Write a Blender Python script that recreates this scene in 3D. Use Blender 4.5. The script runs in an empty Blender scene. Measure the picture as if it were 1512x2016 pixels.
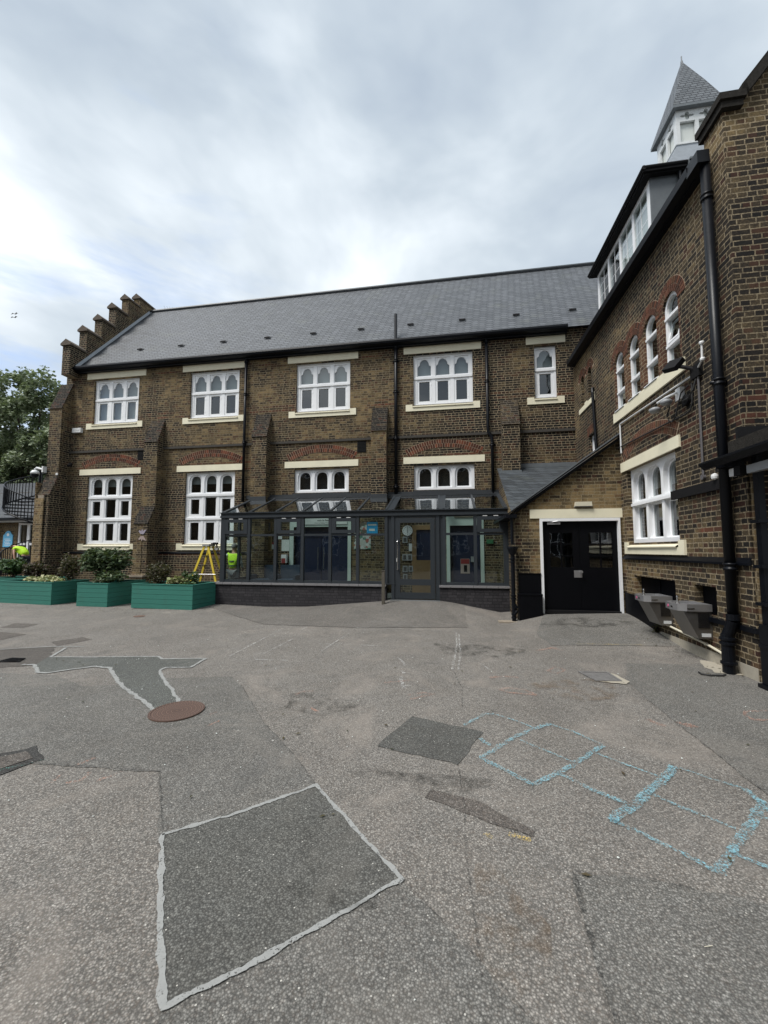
import bpy, bmesh, math, random
from mathutils import Vector, Matrix, noise
from mathutils.geometry import tessellate_polygon, delaunay_2d_cdt
R = math.radians
S = bpy.context.scene
COL = S.collection
random.seed(7)

# ------------------------------------------------------------------ camera
cam = bpy.data.cameras.new("camera"); camo = bpy.data.objects.new("camera", cam); COL.objects.link(camo)
S.camera = camo
camo.location = (0, 0, 1.65)
camo.rotation_euler = (R(90) + math.atan(58 / 790), 0, math.atan(131 / 790))
cam.sensor_fit = 'HORIZONTAL'; cam.sensor_width = 36; cam.lens = 36 * 790 / 1512
cam.shift_y = 17 / 1512
cam.clip_start = .05; cam.clip_end = 2000

# ------------------------------------------------------------------ light
SUN_EL, SUN_AZ = 58, 228          # azimuth clockwise from +Y, behind the viewer to the left
sd = bpy.data.lights.new("sun", 'SUN'); so = bpy.data.objects.new("sun", sd); COL.objects.link(so)
sd.energy = 1.5; sd.angle = R(22); sd.color = (1, .965, .92)
so.rotation_euler = (R(90 - SUN_EL), 0, R(180 - SUN_AZ)); so.location = (0, 0, 30)
W = bpy.data.worlds.new("World"); S.world = W; W.use_nodes = True
S.view_settings.view_transform = 'Standard'; S.view_settings.look = 'None'
S.view_settings.exposure = 1.38; S.view_settings.gamma = 1
S.cycles.use_denoising = True
S.cycles.max_bounces = 8; S.cycles.transparent_max_bounces = 24
S.cycles.glossy_bounces = 4; S.cycles.diffuse_bounces = 4
S.cycles.caustics_reflective = False; S.cycles.caustics_refractive = False


class NT:
    def __init__(s, nt): s.t = nt; nt.nodes.clear()
    def n(s, ty, ins=None, **kw):
        nd = s.t.nodes.new(ty)
        for k, v in kw.items(): setattr(nd, k, v)
        for k, v in (ins or {}).items(): s.set(nd, k, v)
        return nd
    def set(s, nd, k, v):
        sock = nd.inputs[k]
        if hasattr(v, 'outputs'): v = v.outputs[0]
        if isinstance(v, bpy.types.NodeSocket): s.t.links.new(v, sock)
        else:
            if isinstance(v, (tuple, list)) and len(v) == 3 and sock.type == 'RGBA': v = (*v, 1)
            sock.default_value = v
    def m(s, op, a, b=0., c=None, clamp=False):
        d = {0: a, 1: b}
        if c is not None: d[2] = c
        return s.n('ShaderNodeMath', d, operation=op, use_clamp=clamp).outputs[0]
    def mix(s, f, a, b, bt='MIX'):
        nd = s.n('ShaderNodeMix', data_type='RGBA', blend_type=bt)
        s.set(nd, 0, f); s.set(nd, 6, a); s.set(nd, 7, b)
        return nd.outputs[2]
    def ramp(s, f, stops, interp='LINEAR'):
        nd = s.n('ShaderNodeValToRGB', {0: f}); cr = nd.color_ramp; cr.interpolation = interp
        while len(cr.elements) < len(stops): cr.elements.new(.5)
        for e, (p, c) in zip(cr.elements, stops):
            e.position = p; e.color = (*c, 1) if isinstance(c, (tuple, list)) else (c, c, c, 1)
        return nd.outputs[0]
    def noise(s, vec, scale, detail=4, rough=.55, dist=0.):
        nd = s.n('ShaderNodeTexNoise', {'Scale': scale, 'Detail': detail, 'Roughness': rough, 'Distortion': dist})
        if vec is not None: s.set(nd, 'Vector', vec)
        return nd.outputs[0]
    def pos(s): return s.n('ShaderNodeNewGeometry').outputs['Position']
    def xyz(s, v):
        nd = s.n('ShaderNodeSeparateXYZ', {0: v}); return nd.outputs
    def vec(s, x, y, z=0.): return s.n('ShaderNodeCombineXYZ', {0: x, 1: y, 2: z}).outputs[0]
    def bump(s, h, strength=.4, dist=.01, normal=None):
        nd = s.n('ShaderNodeBump', {'Height': h, 'Strength': strength, 'Distance': dist})
        if normal is not None: s.set(nd, 'Normal', normal)
        return nd.outputs[0]
    def bsdf(s, color, rough=.7, metal=0., normal=None, spec=.5, out=True):
        nd = s.n('ShaderNodeBsdfPrincipled', {'Base Color': color, 'Roughness': rough, 'Metallic': metal, 'Specular IOR Level': spec})
        if normal is not None: s.set(nd, 'Normal', normal)
        if out: s.out(nd.outputs[0])
        return nd.outputs[0]
    def out(s, sh): s.n('ShaderNodeOutputMaterial', {0: sh})


# sky: overcast cloud deck with blue-grey breaks over a Nishita sky
w = NT(W.node_tree)
sky = w.n('ShaderNodeTexSky'); sky.sky_type = 'NISHITA'; sky.sun_disc = False
sky.sun_elevation = R(SUN_EL); sky.sun_rotation = R(SUN_AZ)
tc = w.n('ShaderNodeTexCoord').outputs['Generated']
dx, dy, dz = w.xyz(tc)
zz = w.m('ADD', w.m('MAXIMUM', dz, 0.), 1.1)
cx = w.m('DIVIDE', dx, zz); cy = w.m('DIVIDE', dy, zz)
p = w.vec(w.m('ADD', cx, w.m('MULTIPLY', dz, .35)), cy, w.m('MULTIPLY', dz, .9))
wp = w.n('ShaderNodeTexNoise', {'Vector': p, 'Scale': 2.0, 'Detail': 3.}).outputs['Color']
pw_ = w.n('ShaderNodeVectorMath', {0: p, 1: w.n('ShaderNodeVectorMath', {0: wp, 1: (.22, .22, .22)}, operation='MULTIPLY').outputs[0]}, operation='ADD').outputs[0]
nb = w.noise(pw_, 3.3, 5, .5, .0)
nf = w.noise(pw_, 8.5, 5, .55, .0)
nd_ = w.m('ADD', w.m('MULTIPLY', nb, .9), w.m('MULTIPLY', nf, .10))
cc = w.ramp(nd_, [(.26, (.25, .30, .37)), (.42, (.385, .435, .485)), (.52, (.515, .56, .60)), (.62, (.69, .725, .745))])
ccs = w.mix(1., cc, (6.2, 6.25, 6.3), 'MULTIPLY')
brk = w.noise(w.vec(w.m('ADD', cx, 5.3), w.m('MULTIPLY', cy, .7), w.m('MULTIPLY', dz, 2.)), 4.2, 6, .55, .4)
lm = w.n('ShaderNodeMapRange', {'Value': cx, 'From Min': -.12, 'From Max': -.5, 'To Min': 0., 'To Max': 1.}).outputs[0]
gap = w.n('ShaderNodeMapRange', {'Value': brk, 'From Min': .50, 'From Max': .66, 'To Min': 0., 'To Max': .85}).outputs[0]
gap = w.m('MULTIPLY', gap, lm)
fin = w.mix(gap, ccs, w.mix(.5, sky.outputs[0], (1.6, 2.2, 3.6)))
hz = w.n('ShaderNodeMapRange', {'Value': dz, 'From Min': -.02, 'From Max': .35, 'To Min': .35, 'To Max': 0.}).outputs[0]
fin = w.mix(hz, fin, (4.3, 4.6, 4.9))
bg = w.n('ShaderNodeBackground', {0: fin, 1: .1})
w.n('ShaderNodeOutputWorld', {0: bg})


# ------------------------------------------------------------------ materials
M = {}
def mat(name):
    m = bpy.data.materials.new(name); m.use_nodes = True; M[name] = m
    return NT(m.node_tree)

def plain(name, col, rough=.6, metal=0., var=.12, nscale=6., bump=0., spec=.5, dirt=0.):
    t = mat(name); P = t.pos()
    n1 = t.noise(P, nscale, 5)
    c = t.mix(n1, tuple(x * (1 - var) for x in col), tuple(min(1, x * (1 + var)) for x in col))
    if dirt:
        d = t.ramp(t.noise(P, 2.3, 6, .65), [(.48, 0.), (.75, 1.)])
        c = t.mix(t.m('MULTIPLY', d, dirt), c, (.09, .08, .06))
    nrm = t.bump(t.noise(P, nscale * 12, 4), bump, .004) if bump else None
    rr = t.m('ADD', rough - .06, t.m('MULTIPLY', n1, .12))
    t.bsdf(c, rr, metal, nrm, spec)

def brick(name, bands=(), flip=1, plum=.45, mt=.0085, shift=0., soot=1., redbox=None, bright=1., yellowbox=None, bw=.232, rh=.0766, mort=(.38, .31, .205), ramp=None, dark_band=None):
    t = mat(name); P = t.pos(); X, Y, Z = t.xyz(P)
    u = t.m('ADD', X, Y)
    wob = t.m('MULTIPLY', t.m('SUBTRACT', t.noise(P, 7., 3), .5), .012)
    rowid = t.m('FLOOR', t.m('DIVIDE', t.m('ADD', Z, wob), rh))
    rowj = t.m('MULTIPLY', t.n('ShaderNodeTexWhiteNoise', {'W': rowid}, noise_dimensions='1D').outputs[0], .085)
    wob2 = t.m('MULTIPLY', t.m('SUBTRACT', t.noise(P, 30., 3), .5), .010)
    uu = t.m('ADD', t.m('ADD', u, rowj), wob2); vv = t.m('ADD', t.m('ADD', Z, wob), wob2)
    V = t.vec(uu, vv)
    b = t.n('ShaderNodeTexBrick', {'Vector': V, 'Color1': (0, 0, 0), 'Color2': (1, 1, 1), 'Mortar': (.5, .5, .5), 'Scale': 1., 'Mortar Size': mt,
             'Mortar Smooth': .3, 'Bias': 0., 'Brick Width': bw, 'Row Height': rh}, offset=.5, offset_frequency=2, squash=.52, squash_frequency=2)
    tint = b.outputs[0]; mf = b.outputs[1]
    big = t.noise(P, .36, 5, .62); med = t.noise(P, 1.5, 5, .6); fine = t.noise(P, 42., 4, .6)
    f = t.m('ADD', t.m('MULTIPLY', tint, .46), t.m('MULTIPLY', t.m('SUBTRACT', fine, .5), .8))
    f = t.m('ADD', f, t.m('MULTIPLY', t.m('SUBTRACT', big, .5), (2.4 if flip > 0 else -2.4) * soot))
    f = t.m('ADD', f, t.m('MULTIPLY', t.m('SUBTRACT', med, .5), .9 * soot))
    f = t.m('ADD', f, .19 + shift)
    if yellowbox:
        for (a0, a1, z0, z1, am) in yellowbox:
            mk = t.m('MULTIPLY', t.m('MULTIPLY', t.m('GREATER_THAN', u, a0), t.m('LESS_THAN', u, a1)), t.m('MULTIPLY', t.m('GREATER_THAN', Z, z0), t.m('LESS_THAN', Z, z1)))
            f = t.m('ADD', f, t.m('MULTIPLY', mk, t.m('MULTIPLY', am * 2, med)))
    rp = ramp or [(0., (.009, .0085, .008)), (.24, (.019, .0155, .0125)), (.44, (.045, .034, .0215)), (.66, (.100, .074, .041)), (.84, (.165, .120, .060)), (1., (.225, .160, .08))]
    c = t.ramp(f, rp)
    # a scatter of plum / reddish bricks
    r2 = t.n('ShaderNodeTexWhiteNoise', {'Vector': t.vec(t.m('SNAP', uu, .116), t.m('FLOOR', t.m('DIVIDE', vv, rh)))}, noise_dimensions='2D').outputs[0]
    c = t.mix(t.m('MULTIPLY', t.m('GREATER_THAN', r2, .86), plum), c, (.075, .028, .017))
    redc = t.mix(t.m('ADD', t.m('MULTIPLY', tint, .6), t.m('MULTIPLY', fine, .4)), (.045, .022, .016), (.165, .056, .031))
    for (z0, z1, amt) in bands:
        mk = t.m('MULTIPLY', t.m('GREATER_THAN', vv, z0), t.m('LESS_THAN', vv, z1))
        mk = t.m('MULTIPLY', mk, t.ramp(t.noise(P, .9, 3), [(.46, 0.), (.6, amt)]))
        c = t.mix(mk, c, redc)
    if redbox:
        for (a0, a1, z0, z1, am) in redbox:
            mk = t.m('MULTIPLY', t.m('MULTIPLY', t.m('GREATER_THAN', u, a0), t.m('LESS_THAN', u, a1)), t.m('MULTIPLY', t.m('GREATER_THAN', Z, z0), t.m('LESS_THAN', Z, z1)))
            c = t.mix(t.m('MULTIPLY', mk, am), c, redc)
    mc = t.mix(t.ramp(t.m('ADD', t.m('MULTIPLY', big, .6), t.m('MULTIPLY', fine, .4)), [(.40, 0.), (.62, 1.)]), tuple(x * .45 for x in mort), mort)
    # rain streaks and lime washes with their own vertical shape
    st = t.noise(t.vec(t.m('MULTIPLY', u, 3.2), t.m('MULTIPLY', Z, .35)), 1., 5, .65)
    c = t.mix(t.ramp(st, [(.5, 0.), (.72, .55 * min(1, soot))]), c, (.016, .014, .013))
    mfn = t.m('MULTIPLY', mf, t.ramp(t.m('ADD', t.m('MULTIPLY', t.noise(P, 11., 4, .6), .6), t.m('MULTIPLY', fine, .4)), [(.36, .45), (.56, 1.)]))
    c = t.mix(mfn, c, mc)
    gr = t.noise(P, 130., 3, .7)
    c = t.mix(1., c, t.ramp(gr, [(.3, .80), (.7, 1.22)]), 'MULTIPLY')
    if bright != 1.: c = t.mix(1., c, (bright, bright, bright), 'MULTIPLY')
    h = t.m('ADD', t.m('MULTIPLY', t.m('SUBTRACT', 1., mf), 1.), t.m('MULTIPLY', fine, .6))
    t.bsdf(c, .93, 0., t.bump(h, .75, .006), .25)

def slate(name, k, row=.16, bwid=.235, col=(.105, .115, .13), rough=.5, xonly=False):
    t = mat(name); P = t.pos(); X, Y, Z = t.xyz(P)
    u = X if xonly else t.m('ADD', X, Y)
    wob = t.m('MULTIPLY', t.m('SUBTRACT', t.noise(P, 5., 2), .5), .02)
    V = t.vec(u, t.m('ADD', t.m('MULTIPLY', Z, k), wob))
    b = t.n('ShaderNodeTexBrick', {'Vector': V, 'Color1': (0, 0, 0), 'Color2': (1, 1, 1), 'Mortar': (0, 0, 0), 'Scale': 1., 'Mortar Size': .015,
             'Mortar Smooth': .2, 'Bias': 0., 'Brick Width': bwid, 'Row Height': row}, offset=.5, offset_frequency=2, squash=1., squash_frequency=2)
    c = t.ramp(t.m('ADD', t.m('MULTIPLY', b.outputs[0], .6), t.m('MULTIPLY', t.noise(P, 9., 4), .4)), [(.1, tuple(x * .66 for x in col)), (.5, col), (.9, tuple(x * 1.4 for x in col))])
    li = t.ramp(t.noise(P, 1.3, 6, .65), [(.55, 0.), (.8, .45)])
    c = t.mix(li, c, (.14, .15, .115))
    c = t.mix(b.outputs[1], c, (.016, .019, .024))
    sv = t.m('FRACT', t.m('DIVIDE', t.m('ADD', t.m('MULTIPLY', Z, k), wob), row))
    h = t.m('ADD', t.m('MULTIPLY', t.m('SUBTRACT', 1., b.outputs[1]), .6), t.m('MULTIPLY', t.m('SUBTRACT', 1., sv), .9))
    t.bsdf(c, t.m('ADD', rough, t.m('MULTIPLY', b.outputs[0], .15)), 0., t.bump(h, .7, .01), .5)

def asphalt(name, col, speck=.5, warm=.5, scale=1.):
    t = mat(name); P = t.pos()
    big = t.noise(P, .45, 5, .6, .4); med = t.noise(P, 3.2, 6, .65)
    vo = t.n('ShaderNodeTexVoronoi', {'Vector': P, 'Scale': 105. * scale}, feature='F1')
    vd, vc = vo.outputs['Distance'], vo.outputs['Color']
    cr = t.xyz(vc)[0]; cg = t.xyz(vc)[1]
    agg = t.ramp(cr, [(0., .35), (.3, .72), (.6, 1.1), (.85, 1.5), (1., 2.2)])
    edge = t.ramp(vd, [(.22, 1.06), (.6, .42)])
    fine = t.noise(P, 330., 3, .7)
    blot = t.noise(P, 1.7, 7, .72, .5)
    c = t.mix(t.ramp(t.m('ADD', t.m('MULTIPLY', big, .55), t.m('MULTIPLY', blot, .45)), [(.36, 0.), (.62, 1.)]), tuple(x * .72 for x in col), tuple(x * 1.22 for x in col))
    c = t.mix(t.m('MULTIPLY', med, .8), c, tuple(a * b for a, b in zip(col, (1.1, 1.04, .97))))
    c = t.mix(1., c, t.mix(speck, (1, 1, 1), agg), 'MULTIPLY')
    c = t.mix(1., c, t.mix(.85, (1, 1, 1), edge), 'MULTIPLY')
    c = t.mix(1., c, t.ramp(fine, [(.3, .62), (.7, 1.4)]), 'MULTIPLY')
    c = t.mix(t.m('MULTIPLY', t.m('GREATER_THAN', cg, .8), warm * .5), c, (.19, .13, .09))
    sp = t.n('ShaderNodeTexVoronoi', {'Vector': P, 'Scale': 26.}, feature='F1')
    ss = t.m('MULTIPLY', t.m('LESS_THAN', sp.outputs['Distance'], .10), t.m('GREATER_THAN', t.xyz(sp.outputs['Color'])[0], .62))
    c = t.mix(t.m('MULTIPLY', ss, .8), c, (.55, .53, .48))
    sp2 = t.n('ShaderNodeTexVoronoi', {'Vector': P, 'Scale': 2.2}, feature='F1')
    s2 = t.m('MULTIPLY', t.m('LESS_THAN', sp2.outputs['Distance'], .022), t.m('GREATER_THAN', t.xyz(sp2.outputs['Color'])[0], .35))
    c = t.mix(s2, c, (.42, .41, .38))
    stain = t.ramp(t.noise(P, 1.15, 5, .7, .6), [(.57, 0.), (.75, .6)])
    c = t.mix(stain, c, tuple(x * .42 for x in col))
    pk = t.ramp(t.noise(P, .8, 4, .7, 1.2), [(.52, 0.), (.70, .5)])
    c = t.mix(pk, c, tuple(a * b for a, b in zip(col, (1.16, 1.07, 1.0))))
    h = t.m('SUBTRACT', t.m('ADD', t.m('MULTIPLY', fine, .4), t.m('MULTIPLY', cr, .35)), t.m('MULTIPLY', vd, .9))
    t.bsdf(c, .88, 0., t.bump(h, .55, .004), .3)

def alpha_paint(name, col, thr=.5, sc=85., soft=.06, rough=.95, op=1., sc2=6.):
    t = mat(name); P = t.pos()
    n = t.m('ADD', t.m('MULTIPLY', t.noise(P, sc, 3, .7), .7), t.m('MULTIPLY', t.noise(P, sc2, 3, .6), .3))
    a = t.m('MULTIPLY', t.ramp(n, [(thr, 0.), (min(1, thr + soft), 1.)]), op)
    s1 = t.bsdf(t.mix(t.noise(P, 30., 3), tuple(x * .8 for x in col), tuple(min(1, x * 1.15) for x in col)), rough, out=False, spec=.2)
    tr = t.n('ShaderNodeBsdfTransparent')
    t.out(t.n('ShaderNodeMixShader', {0: a, 1: tr.outputs[0], 2: s1}).outputs[0])

def glass(name, tint=(.8, .86, .86), mult=1.6, add=.02, rough=.015):
    t = mat(name); P = t.pos()
    nrm = t.bump(t.noise(P, 2.3, 2), .16, .02)
    gg = t.n('ShaderNodeNewGeometry')
    dt = t.n('ShaderNodeVectorMath', {0: gg.outputs['Incoming'], 1: gg.outputs['Normal']}, operation='DOT_PRODUCT').outputs['Value']
    sc = t.m('POWER', t.m('SUBTRACT', 1., t.m('ABSOLUTE', dt)), 5.)
    f = t.m('ADD', t.m('MULTIPLY', t.m('ADD', .04, t.m('MULTIPLY', sc, .96)), mult), add, clamp=True)
    g = t.n('ShaderNodeBsdfGlossy', {'Color': (.92, .95, .97, 1), 'Roughness': rough, 'Normal': nrm})
    tr = t.n('ShaderNodeBsdfTransparent', {0: (*tint, 1)})
    t.out(t.n('ShaderNodeMixShader', {0: f, 1: tr.outputs[0], 2: g.outputs[0]}).outputs[0])

def leafmat(name, cols):
    t = mat(name); g = t.n('ShaderNodeNewGeometry')
    r = g.outputs['Random Per Island']
    c = t.ramp(r, [(i / max(1, len(cols) - 1), k) for i, k in enumerate(cols)])
    a = t.bsdf(c, .55, out=False, spec=.4)
    tl = t.n('ShaderNodeBsdfTranslucent', {0: t.mix(.5, c, (.15, .2, .04))})
    t.out(t.n('ShaderNodeMixShader', {0: .22, 1: a, 2: tl.outputs[0]}).outputs[0])

def island_brick(name, cols):
    t = mat(name); g = t.n('ShaderNodeNewGeometry'); P = g.outputs['Position']
    c = t.ramp(g.outputs['Random Per Island'], [(i / max(1, len(cols) - 1), k) for i, k in enumerate(cols)])
    n = t.noise(P, 45., 4)
    c = t.mix(1., c, t.ramp(n, [(.3, .65), (.7, 1.3)]), 'MULTIPLY')
    t.bsdf(c, .92, 0., t.bump(n, .5, .004), .25)

BANDS_MAIN = ((6.435, 6.51, .95), (6.59, 6.665, .6), (4.445, 4.52, .8), (4.675, 4.75, .8), (8.12, 8.19, .8), (1.915, 1.99, .5), (1.455, 1.53, .7))
brick('brick_main', BANDS_MAIN, flip=-1, shift=.05)
brick('brick_yellow', (), shift=.34, soot=.5)
brick('brick_buttress', ((4.445, 4.60, .8), (6.435, 6.51, .5)), flip=-1, shift=-.04)
brick('brick_wing', ((1.915, 1.99, 1.), (1.455, 1.53, .7), (3.37, 3.45, .7), (3.6, 3.68, .6), (4.21, 4.29, .5)), shift=-.01, soot=.8, mt=.009, redbox=((3.8 + 7.10, 3.8 + 9.82, 4.85, 5.86, .6),), mort=(.33, .27, .18))
brick('brick_gable_end', ((1.915, 1.99, 1.), (3.37, 3.45, .7), (3.6, 3.68, .8)), shift=-.03, soot=.7, mt=.009, mort=(.37, .30, .195))
brick('brick_lean', (), shift=.08, soot=.7, yellowbox=((9.72 + 1.95, 9.72 + 3.85, 2.5, 3.15, .32), (9.72 + 1.8, 9.72 + 2.2, 1.1, 2.7, .35)), mort=(.30, .25, .16))
brick('brick_annexe', (), shift=.22, soot=.3)
brick('brick_weather', (), shift=-.18, soot=.6, mort=(.16, .14, .11), rh=.0766)
brick('brick_dark', (), plum=0., shift=-.1, soot=.3, mort=(.028, .028, .03), ramp=[(0., (.026, .025, .028)), (.5, (.046, .043, .047)), (1., (.07, .065, .068))])
slate('slate_main', 1.298, col=(.080, .087, .097))
slate('slate_wing', 1.298, col=(.080, .087, .097))
slate('slate_lean', 1.9, row=.2, bwid=.3, col=(.045, .053, .06))
slate('slate_spire', 1.05, row=.10, bwid=.17, col=(.105, .115, .125))
slate('slate_annexe', 2., row=.2, col=(.035, .04, .047))
asphalt('asphalt', (.222, .213, .198), warm=.25)
asphalt('asphalt_dark', (.178, .176, .166), warm=.15)
asphalt('asphalt_square', (.130, .132, .124), warm=.05)
asphalt('asphalt_teal', (.130, .138, .131), warm=.05)
asphalt('asphalt_mid', (.112, .114, .108), warm=.1)
asphalt('asphalt_tar', (.06, .06, .058), warm=.0)
asphalt('asphalt_strip', (.13, .12, .11), warm=.2)
asphalt('asphalt_apron', (.178, .172, .161), warm=.3)
asphalt('asphalt_wet', (.115, .108, .1), warm=.2)
alpha_paint('overband', (.30, .305, .295), .35, 80., .10, sc2=16., op=.95)
plain('cement', (.34, .31, .25), .95, var=.25, nscale=18, bump=.6)
alpha_paint('chalk_blue', (.22, .46, .54), .465, 70., .16, sc2=11., op=.82)
alpha_paint('chalk_white', (.62, .62, .6), .50, 100., .1, op=.8)
alpha_paint('chalk_orange', (.66, .29, .18), .49, 75., .14, op=.5)
alpha_paint('stain_dark', (.035, .034, .03), .46, 5., .30, op=.75, sc2=2.2)
alpha_paint('stain_rust', (.17, .11, .06), .47, 6., .28, op=.55, sc2=2.2)
alpha_paint('chalk_yellow', (.62, .45, .12), .5, 90., .12, op=.75)
alpha_paint('chalk_teal', (.15, .42, .36), .54, 90., .1, op=.7)
alpha_paint('crack_tar', (.04, .04, .038), .46, 60., .14, op=.6, sc2=14.)
plain('cream', (.80, .755, .575), .6, var=.05, nscale=4, bump=.1, dirt=.12)
plain('white', (.83, .845, .86), .45, var=.03, nscale=5, bump=.06, dirt=.04)
plain('white_old', (.62, .64, .64), .6, var=.15, nscale=9, bump=.15, dirt=.15)
plain('mint', (.50, .58, .53), .5, var=.05)
plain('anthracite', (.030, .036, .042), .42, var=.08, nscale=3, spec=.35)
plain('black_gloss', (.0035, .0045, .007), .38, var=.2, nscale=12, bump=.12, spec=.22)
plain('black_matt', (.008, .008, .009), .75, var=.3, nscale=9, bump=.3, spec=.2)
plain('dark_slab', (.026, .024, .021), .95, var=.8, nscale=26, bump=1., spec=.15)
plain('black_door', (.0022, .0025, .0038), .5, var=.15, nscale=8, bump=.08, spec=.12)
plain('coping_tile', (.19, .185, .19), .7, var=.12, nscale=12, bump=.2)
plain('coping_brick', (.055, .05, .043), .95, var=.55, nscale=22, bump=.8)
plain('coping_stone', (.10, .08, .062), .95, var=.5, nscale=14, bump=.8)
plain('pale_stone', (.27, .23, .18), .95, var=.3, nscale=14, bump=.6)
plain('lead', (.13, .145, .155), .5, .0, var=.22, nscale=8, bump=.15)
plain('lead_dark', (.038, .043, .048), .5, .2, var=.25, nscale=5, bump=.15)
plain('lead_light', (.34, .37, .40), .5, 0., var=.2, nscale=10, bump=.2)
plain('navy', (.010, .017, .045), .35, var=.1)
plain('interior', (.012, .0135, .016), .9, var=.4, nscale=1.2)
plain('interior_olive', (.11, .095, .03), .8, var=.2)
plain('blind', (.30, .32, .33), .8, var=.06)
plain('wood_door', (.20, .125, .06), .5, var=.2, nscale=10)
plain('steel', (.42, .42, .43), .42, .8, var=.15, nscale=7)
plain('steel_dark', (.22, .215, .21), .34, .85, var=.2, nscale=7)
plain('chrome', (.6, .6, .6), .22, 1., var=.05)
plain('grey_conduit', (.10, .095, .10), .6, var=.15)
plain('white_plastic', (.72, .73, .73), .4, var=.04)
plain('grey_plastic', (.28, .29, .30), .45, var=.1)
plain('post_wood', (.085, .075, .058), .8, var=.35, nscale=14, bump=.4)
plain('ladder_yellow', (.62, .46, .04), .5, var=.12, nscale=14)
plain('rust', (.14, .085, .065), .8, .1, var=.35, nscale=25, bump=.5)
plain('iron_cover', (.16, .155, .15), .7, .2, var=.5, nscale=20, bump=.6)
plain('soil', (.05, .037, .026), .95, var=.5, nscale=14, bump=.9)
plain('bark', (.07, .055, .042), .95, var=.4, nscale=10, bump=.9)
plain('floor_tile', (.10, .11, .105), .5, var=.1)
plain('hivis', (.50, .84, .03), .7, var=.08)
plain('reflective', (.10, .14, .10), .4, var=.1)
plain('skin', (.42, .24, .17), .6, var=.06)
plain('hair', (.012, .010, .009), .8, var=.2)
plain('hair_grey', (.14, .14, .14), .8, var=.2)
plain('cloth_dark', (.015, .017, .03), .9, var=.2)
plain('cloth_grey', (.16, .17, .18), .9, var=.2)
plain('cloth_white', (.7, .7, .7), .9, var=.05)
plain('sign_blue', (.12, .42, .66), .5, var=.03)
plain('poster_blue', (.02, .28, .55), .5, var=.05)
plain('red_paper', (.26, .035, .035), .6, var=.05)
plain('paper', (.60, .63, .60), .7, var=.04)
plain('frame_gold', (.34, .24, .11), .5, var=.15)
plain('picture', (.13, .085, .03), .6, var=.6, nscale=9)
plain('photo_dark', (.06, .06, .06), .5, var=.7, nscale=14)
plain('green_foam', (.03, .14, .06), .8, var=.2)
plain('blue_fabric', (.025, .045, .075), .9, var=.25)
plain('hose_rubber', (.02, .02, .02), .7)
plain('cream_pipe', (.62, .58, .46), .5, var=.1)
plain('label_paper', (.55, .57, .58), .5, var=.05)
plain('pink', (.55, .10, .22), .5)
plain('lilac', (.33, .30, .36), .8, var=.15)
plain('pale_pink', (.38, .30, .27), .8, var=.2)
plain('glow_grey', (.25, .25, .24), .2, var=.1)
glass('glass', mult=1.9, add=.03)
glass('glass_porch', (.78, .86, .84), 1.2, .015)
glass('glass_roof', (.66, .74, .74), 1.6, .09)
leafmat('leaf_tree', [(.09, .125, .07), (.17, .22, .12), (.24, .29, .18), (.33, .37, .26)])
leafmat('leaf_rhodo', [(.025, .045, .022), (.045, .08, .036), (.075, .115, .05), (.15, .185, .10)])
leafmat('leaf_olive', [(.03, .035, .016), (.05, .05, .022), (.08, .065, .03), (.07, .045, .03)])
leafmat('leaf_cream', [(.16, .20, .06), (.34, .36, .16), (.5, .48, .28), (.10, .14, .045)])
leafmat('leaf_green', [(.025, .06, .02), (.04, .09, .03), (.07, .13, .045)])
leafmat('leaf_purple', [(.05, .025, .02), (.06, .04, .025), (.035, .05, .02)])
island_brick('arch_brick', [(.145, .045, .026), (.06, .026, .018), (.19, .062, .034), (.035, .018, .014), (.10, .036, .022)])
island_brick('arch_brick_dark', [(.09, .042, .028), (.13, .055, .034), (.05, .030, .022), (.15, .062, .036), (.075, .05, .03)])
t = mat('mortar'); t.bsdf((.34, .26, .18), .95)
# teal painted boards
t = mat('teal'); P = t.n('ShaderNodeTexCoord').outputs['Object']
gx = t.noise(t.n('ShaderNodeMapping', {0: P, 3: (1.5, 1.5, 22.)}).outputs[0], 2.2, 5, .6)
c = t.mix(gx, (.026, .135, .106), (.046, .205, .162)); c = t.mix(t.ramp(t.noise(P, 3.1, 5), [(.55, 0.), (.8, .3)]), c, (.05, .10, .08))
t.bsdf(c, .6, 0., t.bump(gx, .25, .004), .35)
# mural
t = mat('mural'); P = t.pos()
v1 = t.n('ShaderNodeTexVoronoi', {'Vector': P, 'Scale': 11.}).outputs['Color']
k1 = t.ramp(t.xyz(v1)[0], [(0., (.4, .42, .38)), (.35, (.08, .2, .15)), (.5, (.35, .12, .10)), (.62, (.5, .52, .5)), (.8, (.10, .09, .07))], 'CONSTANT')
t.bsdf(k1, .7)
# manhole pattern
t = mat('manhole_iron'); P = t.n('ShaderNodeTexCoord').outputs['Object']; X, Y, Z = t.xyz(P)
rr = t.m('SQRT', t.m('ADD', t.m('MULTIPLY', X, X), t.m('MULTIPLY', Y, Y)))
ring = t.m('SINE', t.m('MULTIPLY', rr, 150.)); ang = t.m('SINE', t.m('MULTIPLY', t.m('ARCTAN2', Y, X), 40.))
pt = t.ramp(t.m('MULTIPLY', ring, ang), [(.35, 0.), (.6, 1.)])
pt = t.m('MAXIMUM', pt, t.ramp(ring, [(.85, 0.), (.97, 1.)]))
c = t.mix(pt, (.075, .042, .032), (.19, .115, .085)); c = t.mix(t.m('MULTIPLY', t.noise(P, 30.), .5), c, (.11, .08, .065))
t.bsdf(c, .75, .1, t.bump(pt, .8, .006))


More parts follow.
